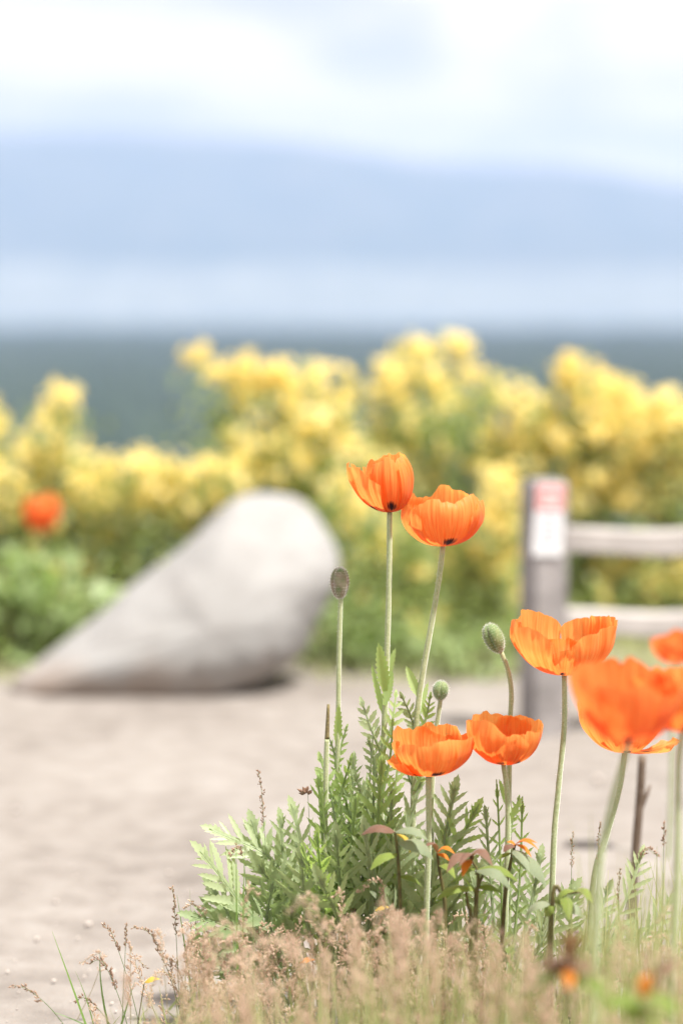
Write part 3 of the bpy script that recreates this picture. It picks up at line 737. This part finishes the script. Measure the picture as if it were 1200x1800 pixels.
def pinnate_leaf(root, o3, pts, halfw, pairs, face=None, mat='leaf', start=.28, name='leaf', lw=.095):
    """divided leaf along a 3D midrib"""
    path = smooth_path([np.array(p) - o3 for p in pts], 40); T = np.gradient(path, axis=0); T /= np.linalg.norm(T, axis=1)[:, None]
    if face is None: face = Vector((rng.normal() * .35, -.75, .75))
    face = np.array(face, float)
    total = np.sum(np.linalg.norm(np.diff(path, axis=0), axis=1))
    m_ = MB()
    tube(m_, path, np.linspace(.0026, .0008, 41), 5)
    for i in range(pairs):
        s = start + (1 - start) * (i + .3) / pairs
        prof = math.sin(math.pi * min(1, .18 + .80 * (i + .5) / pairs)) ** .7
        for sg in (-1, 1):
            s2 = min(.985, s + rng.uniform(-.012, .012)); q = min(40, int(s2 * 40)); t_ = T[q]
            nrm = face - np.dot(face, t_) * t_; nrm /= np.linalg.norm(nrm) + 1e-9
            side = np.cross(t_, nrm) * sg
            ang = R_(rng.uniform(38, 56) - 14 * (i / pairs)); d = t_ * math.cos(ang) + side * math.sin(ang) + nrm * rng.uniform(.05, .28); d /= np.linalg.norm(d)
            ls = np.cross(nrm, d); ls /= np.linalg.norm(ls) + 1e-9
            l = halfw * 1.15 * prof * rng.uniform(.82, 1.12)
            blade_lobe(m_, path[q], d, ls, nrm, l, l * lw * rng.uniform(.8, 1.15), max(3, min(7, int(l / .007))), rng.uniform(.1, .5), rng.uniform(-.05, .28))
    t_ = T[-3]; nrm = face - np.dot(face, t_) * t_; nrm /= np.linalg.norm(nrm)
    blade_lobe(m_, path[-5], t_, np.cross(nrm, t_), nrm, halfw * .75, halfw * .16, 5, .3, .1)
    # narrow wing along the midrib
    V, F = [], []
    for i in range(int(start * 40), 41, 2):
        t_ = T[i]; nrm = face - np.dot(face, t_) * t_; nrm /= np.linalg.norm(nrm); sd = np.cross(t_, nrm); w = halfw * .07
        V += [path[i] + sd * w + nrm * w * .4, path[i], path[i] - sd * w + nrm * w * .4]
    for i in range(len(V) // 3 - 1): q = i * 3; F += [(q, q + 1, q + 4, q + 3), (q + 1, q + 2, q + 5, q + 4)]
    m_.add(V, F)
    return m_.build(name, M[mat], root)

def simple_leaf(root, o3, p0, p1, width, mat='leaf_young', teeth=8, face=(0, -1, .3), fold=.5, droop=-.05):
    p0, p1 = np.array(p0) - o3, np.array(p1) - o3; d = p1 - p0; L = np.linalg.norm(d); d /= L
    face = np.array(face, float); nrm = face - np.dot(face, d) * d; nrm /= np.linalg.norm(nrm)
    m_ = MB(); blade_lobe(m_, p0, d, np.cross(nrm, d), nrm, L, width, teeth, fold, droop)
    return m_.build('leaf', M[mat], root)

# leafy crowns: each clump one plant with its own leaves
def crown(label, bpx, Y, leaves, extra=5):
    b = at(bpx, 1700, Y); b.z = 0
    root = empty('poppy_leaf_clump', b, label, 'plant', 'divided poppy leaf clumps'); o3 = np.array(b)
    for lf in leaves:
        (x0, y0), (x1, y1), (x2, y2), hw, pr = lf[:5]; dY = lf[5] if len(lf) > 5 else rng.uniform(-.06, .06); mat = lf[6] if len(lf) > 6 else 'leaf'
        pinnate_leaf(root, o3, [at(x0, y0, Y), at(x1, y1, Y + dY * .5), at(x2, y2, Y + dY)], hw * pxm(Y), pr, mat=mat, face=(rng.normal() * .4, -.8 + rng.normal() * .15, .55 + rng.normal() * .2))
    xs = [l[2][0] for l in leaves]; lo, hi = min(xs), max(xs)
    for q in range(extra):
        x2 = rng.uniform(lo, hi); c = 1 - abs(x2 - bpx) / (max(abs(lo - bpx), abs(hi - bpx)) + 1)
        y2 = np.interp(x2, [330, 420, 520, 620, 680, 760, 860, 960, 1180], [1540, 1480, 1410, 1330, 1320, 1380, 1440, 1540, 1560]) + rng.uniform(0, 190)
        x0 = bpx + rng.uniform(-40, 40); dY = rng.uniform(-.10, .10)
        pinnate_leaf(root, o3, [at(x0, 1765, Y), at(x0 * .5 + x2 * .5 + rng.uniform(-20, 20), 1765 * .42 + y2 * .58, Y + dY * .5), at(x2, y2, Y + dY)], rng.uniform(34, 64) * pxm(Y), int(rng.integers(8, 12)), mat='leaf_young' if rng.uniform() < .3 else 'leaf', face=(rng.normal() * .5, -.8 + rng.normal() * .2, .5 + rng.normal() * .25))
    return root, o3

crown('leaf clump with long arching leaves reaching over the sandy path', 470, 3.08,
      [((520, 1760), (430, 1600), (352, 1496), 70, 8, -.03), ((520, 1740), (490, 1530), (368, 1456), 62, 9, .02), ((540, 1760), (478, 1560), (442, 1440), 58, 8, .03), ((530, 1740), (420, 1640), (336, 1610), 60, 7, -.05),
       ((560, 1760), (505, 1560), (492, 1432), 52, 8, .0), ((500, 1760), (430, 1650), (372, 1560), 70, 7, .05), ((540, 1750), (500, 1600), (455, 1520), 70, 7, -.04), ((520, 1760), (480, 1640), (420, 1600), 60, 6, -.08), ((480, 1770), (400, 1690), (350, 1650), 50, 6, -.06),
       ((550, 1750), (520, 1600), (520, 1480), 60, 8, .04), ((500, 1780), (470, 1640), (480, 1550), 60, 7, -.05)])
crown('leaf clump packed between the mauve bud stem and the headless stub', 570, 3.06,
      [((575, 1760), (545, 1560), (512, 1412), 60, 8, .02), ((585, 1760), (570, 1520), (560, 1360), 44, 8, .0, 'leaf_young'), ((600, 1760), (612, 1480), (622, 1320), 40, 9, .03), ((590, 1760), (640, 1520), (640, 1376), 46, 9, .02),
       ((580, 1760), (540, 1620), (530, 1500), 70, 7, -.05), ((590, 1760), (600, 1600), (590, 1460), 64, 8, -.06), ((600, 1760), (650, 1600), (640, 1450), 66, 8, -.04), ((585, 1770), (600, 1640), (560, 1540), 70, 7, -.08), ((600, 1770), (660, 1640), (655, 1500), 60, 7, -.07), ((560, 1770), (600, 1560), (590, 1400), 40, 8, .04), ((600, 1760), (560, 1600), (575, 1480), 62, 8, .06)])
crown('leaf clump under the short stemmed poppy with feathery leaves spreading both ways', 720, 3.08,
      [((690, 1760), (700, 1540), (742, 1360), 50, 9, .04), ((700, 1760), (770, 1520), (800, 1380), 62, 9, .03), ((710, 1760), (770, 1560), (842, 1412), 60, 8, .02, 'leaf_young'), ((710, 1760), (790, 1600), (850, 1520), 64, 7, .0), ((700, 1760), (690, 1560), (672, 1400), 60, 8, .05),
       ((690, 1760), (660, 1540), (632, 1420), 56, 8, .02), ((690, 1770), (700, 1600), (700, 1470), 66, 8, -.05), ((700, 1770), (740, 1620), (770, 1500), 68, 8, -.05), ((690, 1770), (650, 1620), (610, 1530), 60, 7, -.05), ((720, 1770), (760, 1560), (790, 1450), 66, 8, .06), ((700, 1770), (720, 1560), (716, 1430), 56, 8, .06), ((720, 1770), (800, 1660), (840, 1590), 60, 7, -.06), ((690, 1770), (700, 1660), (680, 1570), 60, 7, -.10)])
crown('narrow upright leaf clump around the stem of the half open poppy', 880, 3.06,
      [((880, 1760), (862, 1560), (852, 1416), 40, 9, .0), ((885, 1760), (880, 1540), (872, 1370), 26, 8, .0, 'leaf_young'), ((890, 1760), (912, 1560), (918, 1400), 30, 8, .02, 'leaf_young'), ((890, 1760), (930, 1600), (950, 1500), 50, 7, .02), ((880, 1770), (850, 1640), (830, 1540), 54, 7, -.04), ((890, 1770), (960, 1640), (1010, 1560), 54, 7, .0), ((880, 1770), (890, 1620), (900, 1500), 50, 8, .05), ((870, 1770), (800, 1660), (780, 1600), 54, 7, .02), ((890, 1770), (940, 1680), (960, 1600), 50, 7, -.06)])
crown('low leaf clump around the foot of the wide open poppy stem', 1000, 3.10,
      [((980, 1760), (950, 1640), (930, 1560), 46, 7, .02), ((985, 1760), (1040, 1640), (1070, 1560), 46, 7, .04), ((990, 1760), (1090, 1600), (1130, 1490), 40, 8, .05), ((990, 1760), (1000, 1640), (1005, 1560), 44, 7, -.02), ((1000, 1770), (1060, 1680), (1120, 1640), 46, 7, -.03), ((1010, 1770), (1120, 1660), (1180, 1580), 48, 7, .03)])

ul = []
for q in range(13):
    x2 = rng.uniform(556, 706); x0 = 640 + rng.uniform(-50, 50)
    ul.append(((x0, 1765), (x0 * .35 + x2 * .65 + rng.uniform(-12, 12), 1540), (x2, np.interp(x2, [550, 600, 650, 700], [1370, 1310, 1270, 1320]) + rng.uniform(0, 110)), rng.uniform(24, 40), int(rng.integers(9, 13)), rng.uniform(-.05, .05), 'leaf_young' if q % 3 else 'leaf'))
crown('upright feathery leaf clump climbing between the mauve bud and the tallest poppy stem', 640, 3.08, ul, 0)

# stem leaves of the two tallest poppies and buds: belong to their plants
def stem_leaves(idx, items):
    root = [o for o in col.objects if o.type == 'EMPTY' and o.name.split('.')[0] in ('poppy', 'poppy_bud')][idx]; o3 = np.array(root.location)
    for it in items:
        kind, a, b, w, Y = it[:5]; mat = it[5] if len(it) > 5 else 'leaf_young'
        if kind == 's': simple_leaf(root, o3, at(*a, Y), at(*b, Y + rng.uniform(-.015, .015)), w * pxm(Y), mat, 9, (rng.normal() * .5, -1, .2), rng.uniform(.2, .8))
        else:
            m = ((a[0] + b[0]) / 2 + rng.uniform(-6, 6), (a[1] + b[1]) / 2)
            pinnate_leaf(root, o3, [at(*a, Y), at(*m, Y), at(*b, Y + rng.uniform(-.02, .02))], w * pxm(Y), 6, mat=mat, start=.15, face=(rng.normal() * .5, -1, .2), lw=.17)
stem_leaves(0, [('s', (676, 1215), (664, 1130), 12, 3.09), ('s', (676, 1205), (696, 1140), 8, 3.10), ('s', (676, 1240), (690, 1180), 9, 3.09), ('s', (675, 1260), (654, 1168), 6, 3.10), ('p', (672, 1330), (635, 1232), 26, 3.09, 'leaf'), ('p', (672, 1330), (696, 1215), 22, 3.08), ('p', (671, 1400), (690, 1262), 24, 3.08), ('p', (671, 1410), (648, 1300), 26, 3.09, 'leaf'), ('p', (670, 1480), (700, 1340), 30, 3.07), ('p', (669, 1480), (622, 1360), 34, 3.07, 'leaf')])
stem_leaves(1, [('s', (736, 1225), (714, 1172), 9, 3.12), ('p', (733, 1300), (704, 1220), 22, 3.12, 'leaf'), ('p', (733, 1300), (756, 1222), 20, 3.12), ('s', (734, 1262), (752, 1200), 6, 3.12), ('p', (728, 1390), (756, 1290), 24, 3.10), ('p', (728, 1390), (704, 1300), 24, 3.12, 'leaf')])
stem_leaves(10, [('s', (592, 1310), (594, 1238), 8, 3.10), ('p', (592, 1370), (610, 1275), 18, 3.10), ('p', (592, 1370), (576, 1290), 14, 3.10), ('p', (590, 1440), (562, 1330), 30, 3.09), ('p', (590, 1450), (618, 1330), 28, 3.08)])
stem_leaves(11, [('s', (893, 1420), (876, 1370), 6, 3.06), ('p', (893, 1480), (912, 1400), 16, 3.06)])
stem_leaves(3, [('s', (890, 1450), (916, 1400), 6, 3.02)])
stem_leaves(2, [('s', (977, 1430), (976, 1385), 2.5, 3.06)])

# ------------------------------------------------------------------ bronze leaved seedlings
def leaflet(root, o3, p0, p1, width, sag, mat):
    p0, p1 = np.array(p0) - o3, np.array(p1) - o3; d = p1 - p0; L = np.linalg.norm(d); V, F = [], []; n = 10
    side = np.cross(d / L, (0, -.35, 1)); side /= np.linalg.norm(side) + 1e-9; up = np.cross(side, d / L)
    if up[2] < 0: up = -up
    for i in range(n + 1):
        s = i / n; w = width * (math.sin(math.pi * s ** .85) ** .9) * (1 - .15 * s); w *= 1 + .08 * (i % 2)
        c = p0 + d * s + up * (L * sag * math.sin(math.pi * s))
        for q in (-1, -.5, 0, .5, 1): V.append(c + side * w * q + up * (abs(q) ** 1.3 * -w * .35 + .06 * w * math.sin(7 * s + q * 2)))
    for i in range(n):
        for j in range(4): q = i * 5 + j; F.append((q, q + 1, q + 6, q + 5))
    m_ = MB(); m_.add(V, F); m_.build('leaflet', M[mat], root)

def seedling(label, bpx, by, Y, stems, leaves):
    b = at(bpx, by, Y); b.z = 0
    root = empty('leafy_seedling', b, label, 'seedling', 'bronze and green leaved seedlings'); o3 = np.array(b)
    for st in stems:
        pts = [np.array(at(x, y, Y)) - o3 for x, y in st]
        if pts[0][2] > .01: pts = [np.array([pts[0][0] * .8, 0, -.02])] + pts
        m_ = MB(); tube(m_, smooth_path(pts, 16), np.linspace(5.2, 2.2, 17) * pxm(Y), 7); m_.build('stem', M['sd_stem'], root)
    for (a, c, w, sag, mat) in leaves:
        leaflet(root, o3, at(*a, Y), at(*c, Y + rng.uniform(-.05, .02)), w * pxm(Y), sag, 'sd_' + mat)

seedling('bronze tipped seedling with two dark forked stems among the seed heads', 830, 1660, 2.90,
         [[(830, 1700), (833, 1620), (840, 1540), (826, 1508)], [(828, 1640), (822, 1590), (818, 1560)], [(836, 1600), (840, 1560), (852, 1530)]],
         [((826, 1508), (784, 1534), 13, .3, 'bronze'), ((826, 1508), (866, 1524), 12, .35, 'bronze'), ((828, 1510), (812, 1542), 9, .3, 'orange'), ((836, 1528), (912, 1552), 13, .22, 'green'), ((836, 1560), (884, 1572), 11, .2, 'green'), ((836, 1562), (762, 1584), 14, .2, 'green'), ((834, 1530), (900, 1570), 15, .3, 'grey'), ((830, 1512), (806, 1524), 9, .3, 'bronze'), ((838, 1524), (800, 1560), 11, .25, 'green')])
seedling('seedling with a grey purple top leaf under the short stemmed poppy', 700, 1600, 2.93,
         [[(704, 1760), (704, 1620), (700, 1520), (694, 1462)]],
         [((694, 1462), (634, 1468), 15, .25, 'bronze'), ((694, 1462), (752, 1478), 13, .22, 'grey'), ((696, 1466), (720, 1500), 11, .25, 'yellow'), ((698, 1480), (762, 1512), 20, .25, 'grey'), ((698, 1500), (650, 1530), 13, .2, 'green'), ((700, 1540), (742, 1560), 12, .2, 'green')])
seedling('seedling whose orange young leaves curl over the leaf clump', 905, 1640, 2.98,
         [[(880, 1760), (885, 1600), (896, 1520), (905, 1484)]],
         [((905, 1484), (944, 1482), 6, .22, 'orange'), ((905, 1484), (934, 1508), 5, .2, 'orange'), ((905, 1484), (946, 1494), 5, .2, 'orange'), ((903, 1486), (884, 1498), 9, .25, 'bronze'), ((900, 1494), (930, 1534), 11, .2, 'grey'), ((898, 1500), (960, 1560), 17, .2, 'grey'), ((898, 1500), (868, 1520), 11, .2, 'green'), ((906, 1486), (890, 1480), 6, .3, 'orange')])
seedling('small seedling with rusty orange leaf pair beside the grey topped one', 785, 1600, 2.96,
         [[(776, 1760), (782, 1600), (772, 1530), (768, 1500)]],
         [((768, 1500), (800, 1502), 7, .3, 'orange'), ((768, 1500), (746, 1490), 7, .25, 'bronze'), ((768, 1500), (790, 1514), 6, .2, 'orange'), ((772, 1520), (800, 1545), 10, .2, 'green')])
seedling('yellow green seedling with drooping leaves at the foot of the wide open poppy', 966, 1660, 2.88,
         [[(964, 1780), (965, 1680), (966, 1620), (970, 1588)], [(970, 1588), (990, 1572), (1020, 1568)]],
         [((970, 1586), (1000, 1600), 15, .3, 'green'), ((1010, 1568), (1042, 1592), 9, .25, 'green'), ((972, 1588), (958, 1612), 14, .2, 'green'), ((975, 1584), (1010, 1566), 13, .25, 'green'), ((968, 1588), (922, 1612), 14, .25, 'grey'), ((980, 1590), (1030, 1620), 16, .25, 'grey'), ((990, 1575), (1000, 1620), 11, .2, 'green')])
seedling('blurred purple topped seedling rising in front of the other plants', 1010, 1760, 2.18,
         [[(1006, 1900), (1004, 1800), (1000, 1700)]],
         [((1000, 1690), (960, 1716), 20, .3, 'bronze'), ((1000, 1690), (1040, 1720), 20, .3, 'bronze'), ((1000, 1690), (1010, 1640), 20, .2, 'bronze'), ((1000, 1700), (940, 1748), 22, .25, 'green'), ((1004, 1720), (1070, 1760), 24, .25, 'green'), ((1000, 1700), (1000, 1740), 14, .2, 'orange')])
seedling('blurred yellow green seedling low in the grass with russet leaves', 1120, 1800, 2.10,
         [[(1120, 1940), (1122, 1840), (1126, 1760)]],
         [((1126, 1760), (1060, 1780), 24, .25, 'green'), ((1126, 1760), (1190, 1790), 24, .25, 'green'), ((1126, 1755), (1150, 1710), 20, .25, 'orange'), ((1126, 1760), (1100, 1800), 22, .2, 'green'), ((1140, 1740), (1200, 1690), 20, .25, 'bronze'), ((1126, 1770), (1160, 1820), 24, .2, 'green')])

for lab, (px, py, Y), mt in (('small yellowed leaf caught in the seed heads below the slim brown head', (268, 1724, 3.0), 'yellow'), ('tiny orange leaf showing through the seed heads below the packed leaf clump', (540, 1690, 2.95), 'orange'), ('pale yellow dead leaf at the foot of the grey topped seedling', (672, 1598, 2.98), 'yellow')):
    b = at(px, py, Y); rt = empty('wilted_leaf', b, lab, 'leaf'); leaflet(rt, np.array(b), at(px - 14, py + 3, Y), at(px + 14, py - 3, Y), 8 * pxm(Y), .2, 'sd_' + mt)
    m_ = MB(); tube(m_, [np.array([at(px - 14, py + 3, Y).x - b.x, 0, at(px - 14, py + 3, Y).z - b.z]), np.array([-.02, .005, -b.z * .6]), np.array([-.015, .01, -b.z - .01])], [.0006, .0007, .0008], 4); m_.build('stalk', M['sd_stem'], rt)
b = ground_at(1112, 1560); b = Vector((at(1112, 1560, 3.55).x, 3.55, 0))
root = empty('dead_stalk', b, 'dark brown dead stalk standing behind the bloom with the flat petal', 'stalk')
m_ = MB(); tube(m_, smooth_path([np.array(at(x, y, 3.55)) - np.array(b) for x, y in ((1128, 1328), (1124, 1400), (1117, 1490), (1110, 1600), (1108, 1690))], 20), np.linspace(7, 9, 21) * pxm(3.55), 8); m_.build('stem', M['brown_stalk'], root)
m_ = MB(); tube(m_, [np.array(at(1122, 1430, 3.55)) - np.array(b), np.array(at(1136, 1396, 3.56)) - np.array(b), np.array(at(1142, 1380, 3.56)) - np.array(b)], [.004, .003, .0018], 6); m_.build('side_twig', M['brown_stalk'], root)

# ------------------------------------------------------------------ grasses
SPK = np.array([(0, 0, 0), (.22, 0, .4), (0, .22, .4), (-.22, 0, .4), (0, -.22, .4), (0, 0, 1)]); SPK_F = [(0, 2, 1), (0, 3, 2), (0, 4, 3), (0, 1, 4), (5, 1, 2), (5, 2, 3), (5, 3, 4), (5, 4, 1)]

def align(d):
    return np.array(Vector((0, 0, 1)).rotation_difference(Vector(d).normalized()).to_matrix())

def stalk(ms, mp, base, top, nod, plen, dens=1.0, spk=.0043, rad=.00055, rs=0.5, dense_head=False):
    """seeding grass: stem into ms, spikelets into mp"""
    base, top = np.array(base), np.array(top)
    L = np.linalg.norm(top - base); mid = base + (top - base) * .55 + np.array([-nod[0] * .3, -nod[1] * .3, L * .03])
    path = smooth_path([base, mid, top - np.array(nod) * .1, top + np.array(nod)], 40)
    sl = np.r_[0, np.cumsum(np.linalg.norm(np.diff(path, axis=0), axis=1))]; path = np.array([[np.interp(x, sl, path[:, a]) for a in range(3)] for x in np.linspace(0, sl[-1], 15)])
    tube(ms, path, np.linspace(rad * 1.3, rad * .6, 15), 3, False, rnd=rs)
    T = np.gradient(path, axis=0); T /= np.linalg.norm(T, axis=1)[:, None]
    s0 = max(.05, 1 - plen / max(L, .02)); nb = int(22 * dens * plen / .06) + 4
    for i in range(nb):
        s = s0 + (1 - s0) * (i + rng.uniform(0, .8)) / nb; x = min(13.99, s * 14); q = int(x); c = path[q] + (path[q + 1] - path[q]) * (x - q); t_ = T[q]
        bl = plen * .19 * (1 - (s - s0) / (1 - s0) * .8) * rng.uniform(.5, 1.1) * (.45 if dense_head else 1)
        o = rng.normal(size=3); o -= np.dot(o, t_) * t_; o /= np.linalg.norm(o) + 1e-9
        d = t_ * .85 + o * .55 + np.array([0, 0, -.12]); d /= np.linalg.norm(d)
        k = 2 + int(bl / .0036)
        for j in range(k):
            pp = c + d * bl * (j + .6) / k + rng.normal(size=3) * .0006; dd = d + rng.normal(size=3) * .3
            mp.add((SPK * np.array([1.0, 1.0, 1]) * spk * rng.uniform(.7, 1.25)) @ align(dd).T + pp, SPK_F, rnd=np.clip(rs * .5 + rng.uniform(0, .5), 0, 1))

def gblade(mb_, base, tip, w, bend, rs):
    base, tip = np.array(base), np.array(tip); n = 6; V, F = [], []
    d = tip - base; L = np.linalg.norm(d); side = np.cross(d, (rng.normal(), -1 + rng.normal() * .5, .2)); side /= np.linalg.norm(side) + 1e-9
    for i in range(n + 1):
        s = i / n; c = base + d * s + np.array([bend[0], bend[1], 0]) * (s * s) + np.array([0, 0, -abs(bend[0]) * .4 * s ** 3]); ww = w * (1 - s ** 1.8) + .00015
        V += [c - side * ww, c + side * ww]
    for i in range(n): F.append((2 * i, 2 * i + 1, 2 * i + 3, 2 * i + 2))
    mb_.add(V, F, rnd=rs)

ENV_X = [120, 180, 240, 310, 420, 600, 800, 1000, 1120, 1250]
ENV_Y = [1790, 1690, 1655, 1610, 1625, 1590, 1600, 1650, 1640, 1600]
ms, mp = MB(), MB()
for i in range(540):
    Y = rng.uniform(2.3, 3.15) if rng.uniform() < .45 else rng.uniform(2.8, 3.16)
    px = rng.uniform(150, 1270) if rng.uniform() < .35 else 260 + 620 * rng.beta(1.6, 1.5)
    if px > 900 and rng.uniform() < .2: continue
    if i >= 430: px, Y = rng.uniform(820, 1270), rng.uniform(2.25, 2.9)
    env = np.interp(px, ENV_X, ENV_Y)
    py = env + rng.normal() * 28 + rng.uniform() ** 1.3 * 190 + (3.1 - Y) * 60
    top = at(px, py, Y)
    if top.z < .06: continue
    base = np.array([top.x + rng.normal() * .03 + .015, Y + rng.normal() * .03, -.01])
    nd = np.array([rng.normal() * .014 - .006, rng.normal() * .01, -abs(rng.normal()) * .008])
    stalk(ms, mp, base, top, nd, rng.uniform(.045, .09), rng.uniform(.7, 1.2), rs=rng.uniform())
a_ = ms.build('seeding_grass_stems', M['straw']); tag(a_, 'thin straw coloured stems of the seeding grass in front', 'grass', kind='stuff')
b_ = mp.build('seeding_grass', M['panicle'], smooth=False); tag(b_, 'mass of pinkish brown grass seed heads along the front of the bed', 'grass', kind='stuff')

mg = MB()
for i in range(1000):
    Y = rng.uniform(2.3, 3.25); px = 200 + 1080 * rng.uniform() ** .85
    low = np.interp(px, [200, 350, 700, 1000, 1250], [1760, 1700, 1600, 1560, 1430])
    py = low + abs(rng.normal()) * 90
    tip = at(px, py, Y)
    if tip.z < .02: continue
    base = np.array([tip.x + rng.normal() * .025, Y + rng.normal() * .03, -.01])
    gblade(mg, base, tip, rng.uniform(.0009, .0022), (rng.normal() * .02, rng.normal() * .02), rng.uniform())
# tall soft blades at the right edge, in front of the focus plane
for i in range(34):
    Y = rng.uniform(2.0, 2.6); px = rng.uniform(1030, 1290); py = rng.uniform(1330, 1640) + max(0, 1150 - px) * .6
    tip = at(px, py, Y); base = np.array([tip.x + rng.normal() * .02, Y, -.01]); gblade(mg, base, tip, rng.uniform(.0015, .003), (rng.normal() * .02, 0), rng.uniform(.5, 1))
# verge under the shrubs
for i in range(2600):
    px = rng.uniform(-150, 1350); Y = rng.uniform(6.0, 6.9)
    if 150 < px < 560 and Y < 6.3: continue
    b0 = np.array([at(px, 1180, Y).x, Y, -.01]); hgt = rng.uniform(.03, .14) * (.4 + .6 * (Y - 6.0) / .9)
    gblade(mg, b0, b0 + (rng.normal() * .02, rng.normal() * .02, hgt), rng.uniform(.002, .004), (rng.normal() * .03, rng.normal() * .03), rng.uniform(.2, 1))
tag(mg.build('grass', M['blade']), 'green grass blades filling the bed and the verge under the shrubs', 'grass', kind='stuff')

# single stalks that stand clear of the mass, each its own thing
def lone_stalk(label, top, basex, Y, nod, plen, spk=.005, dense=False, blades=()):
    tp = at(*top, Y); b = Vector((at(basex, 1800, Y).x, Y, 0))
    root = empty('grass_stalk', b, label, 'grass', 'grass stalks standing clear'); o3 = np.array(b)
    s_, p_2 = MB(), MB()
    stalk(s_, p_2, (0, 0, -.01), np.array(tp) - o3, nod, plen, 1.0, spk, rs=.4, dense_head=dense)
    s_.build('stem', M['blade_obj'], root); p_2.build('seed_head', M['panicle_obj'], root, False)
    for (x, y) in blades:
        m_ = MB(); gblade(m_, (0, 0, -.01), np.array(at(x, y, Y)) - o3, .0016, (rng.normal() * .012, 0), .5); m_.build('blade', M['blade_obj'], root)
def lone_blades(label, basex, Y, tips, w=.0016):
    b = Vector((at(basex, 1800, Y).x, Y, 0)); root = empty('grass_tuft', b, label, 'grass', 'bare grass tufts'); o3 = np.array(b)
    for (x, y) in tips:
        m_ = MB(); gblade(m_, (rng.normal() * .004, rng.normal() * .006, -.01), np.array(at(x, y, Y)) - o3, w, (rng.normal() * .012, 0), .5); m_.build('blade', M['blade_obj'], root)
lone_stalk('bent brown grass head lying lowest over the bare sand', (46, 1738), 130, 3.12, (-.018, 0, .004), .040)
lone_stalk('pinkish grass head leaning above the bent lowest one', (196, 1640), 260, 3.02, (-.010, 0, .010), .040)
lone_stalk('short thick green grass head standing upright on a hair thin stem', (222, 1640), 214, 3.12, (.0, 0, .012), .030, .0045, True)
lone_stalk('tall slim brown grass head rising at the edge of the leaf clump', (306, 1580), 318, 3.08, (-.002, 0, .015), .060, .005, True)
lone_stalk('spreading brown grass head just left of the tall slim one', (262, 1640), 330, 3.10, (-.02, 0, .008), .060)
lone_stalk('drooping brown grass head over the green blade tuft', (178, 1690), 235, 3.08, (-.015, 0, -.004), .055)
lone_stalk('short drooping grass head beside the bent lowest one', (150, 1755), 215, 3.10, (-.014, 0, -.004), .035)
lone_stalk('brown grass head caught in the arching poppy leaves', (424, 1496), 440, 3.04, (-.014, 0, -.006), .032)
lone_stalk('long green awned grass spike standing over the arching leaves', (458, 1370), 486, 3.07, (-.003, 0, .012), .075, .004, True)
lone_stalk('nodding dark grass spikelets in front of the headless stub', (540, 1392), 552, 3.05, (-.006, 0, -.004), .03, .009)
lone_stalk('green awned spike beside the wide open poppy stem', (1005, 1476), 1000, 3.08, (.001, 0, .01), .05, .0035, True)
lone_stalk('green awned spike near the bending poppy stem', (1052, 1460), 1046, 3.08, (.001, 0, .01), .06, .0035, True)
lone_stalk('short green awned spike behind the yellow green seedling', (1088, 1540), 1082, 3.06, (.001, 0, .01), .05, .0035, True)
lone_stalk('curved brown grass head arching toward the dead stalk', (1130, 1500), 1060, 3.14, (.02, 0, -.004), .035)
lone_stalk('pale fluffy grass head beside the dead stalk', (1166, 1464), 1160, 3.16, (.0, 0, .012), .03, .005, True)
lone_blades('pair of curved green blades on the bare sand beside the seed heads', 172, 3.08, [(94, 1636), (150, 1700)])
lone_blades('arching green blade tuft crossing the drooping grass head', 200, 3.10, [(146, 1660), (105, 1772), (236, 1722)])
lone_blades('upright green blade tuft beside the tall slim grass head', 346, 3.04, [(318, 1570), (332, 1560), (350, 1600), (338, 1640)])
lone_blades('slim green blades in front of the arching poppy leaves', 430, 2.98, [(404, 1466), (430, 1470), (470, 1560), (418, 1600)])
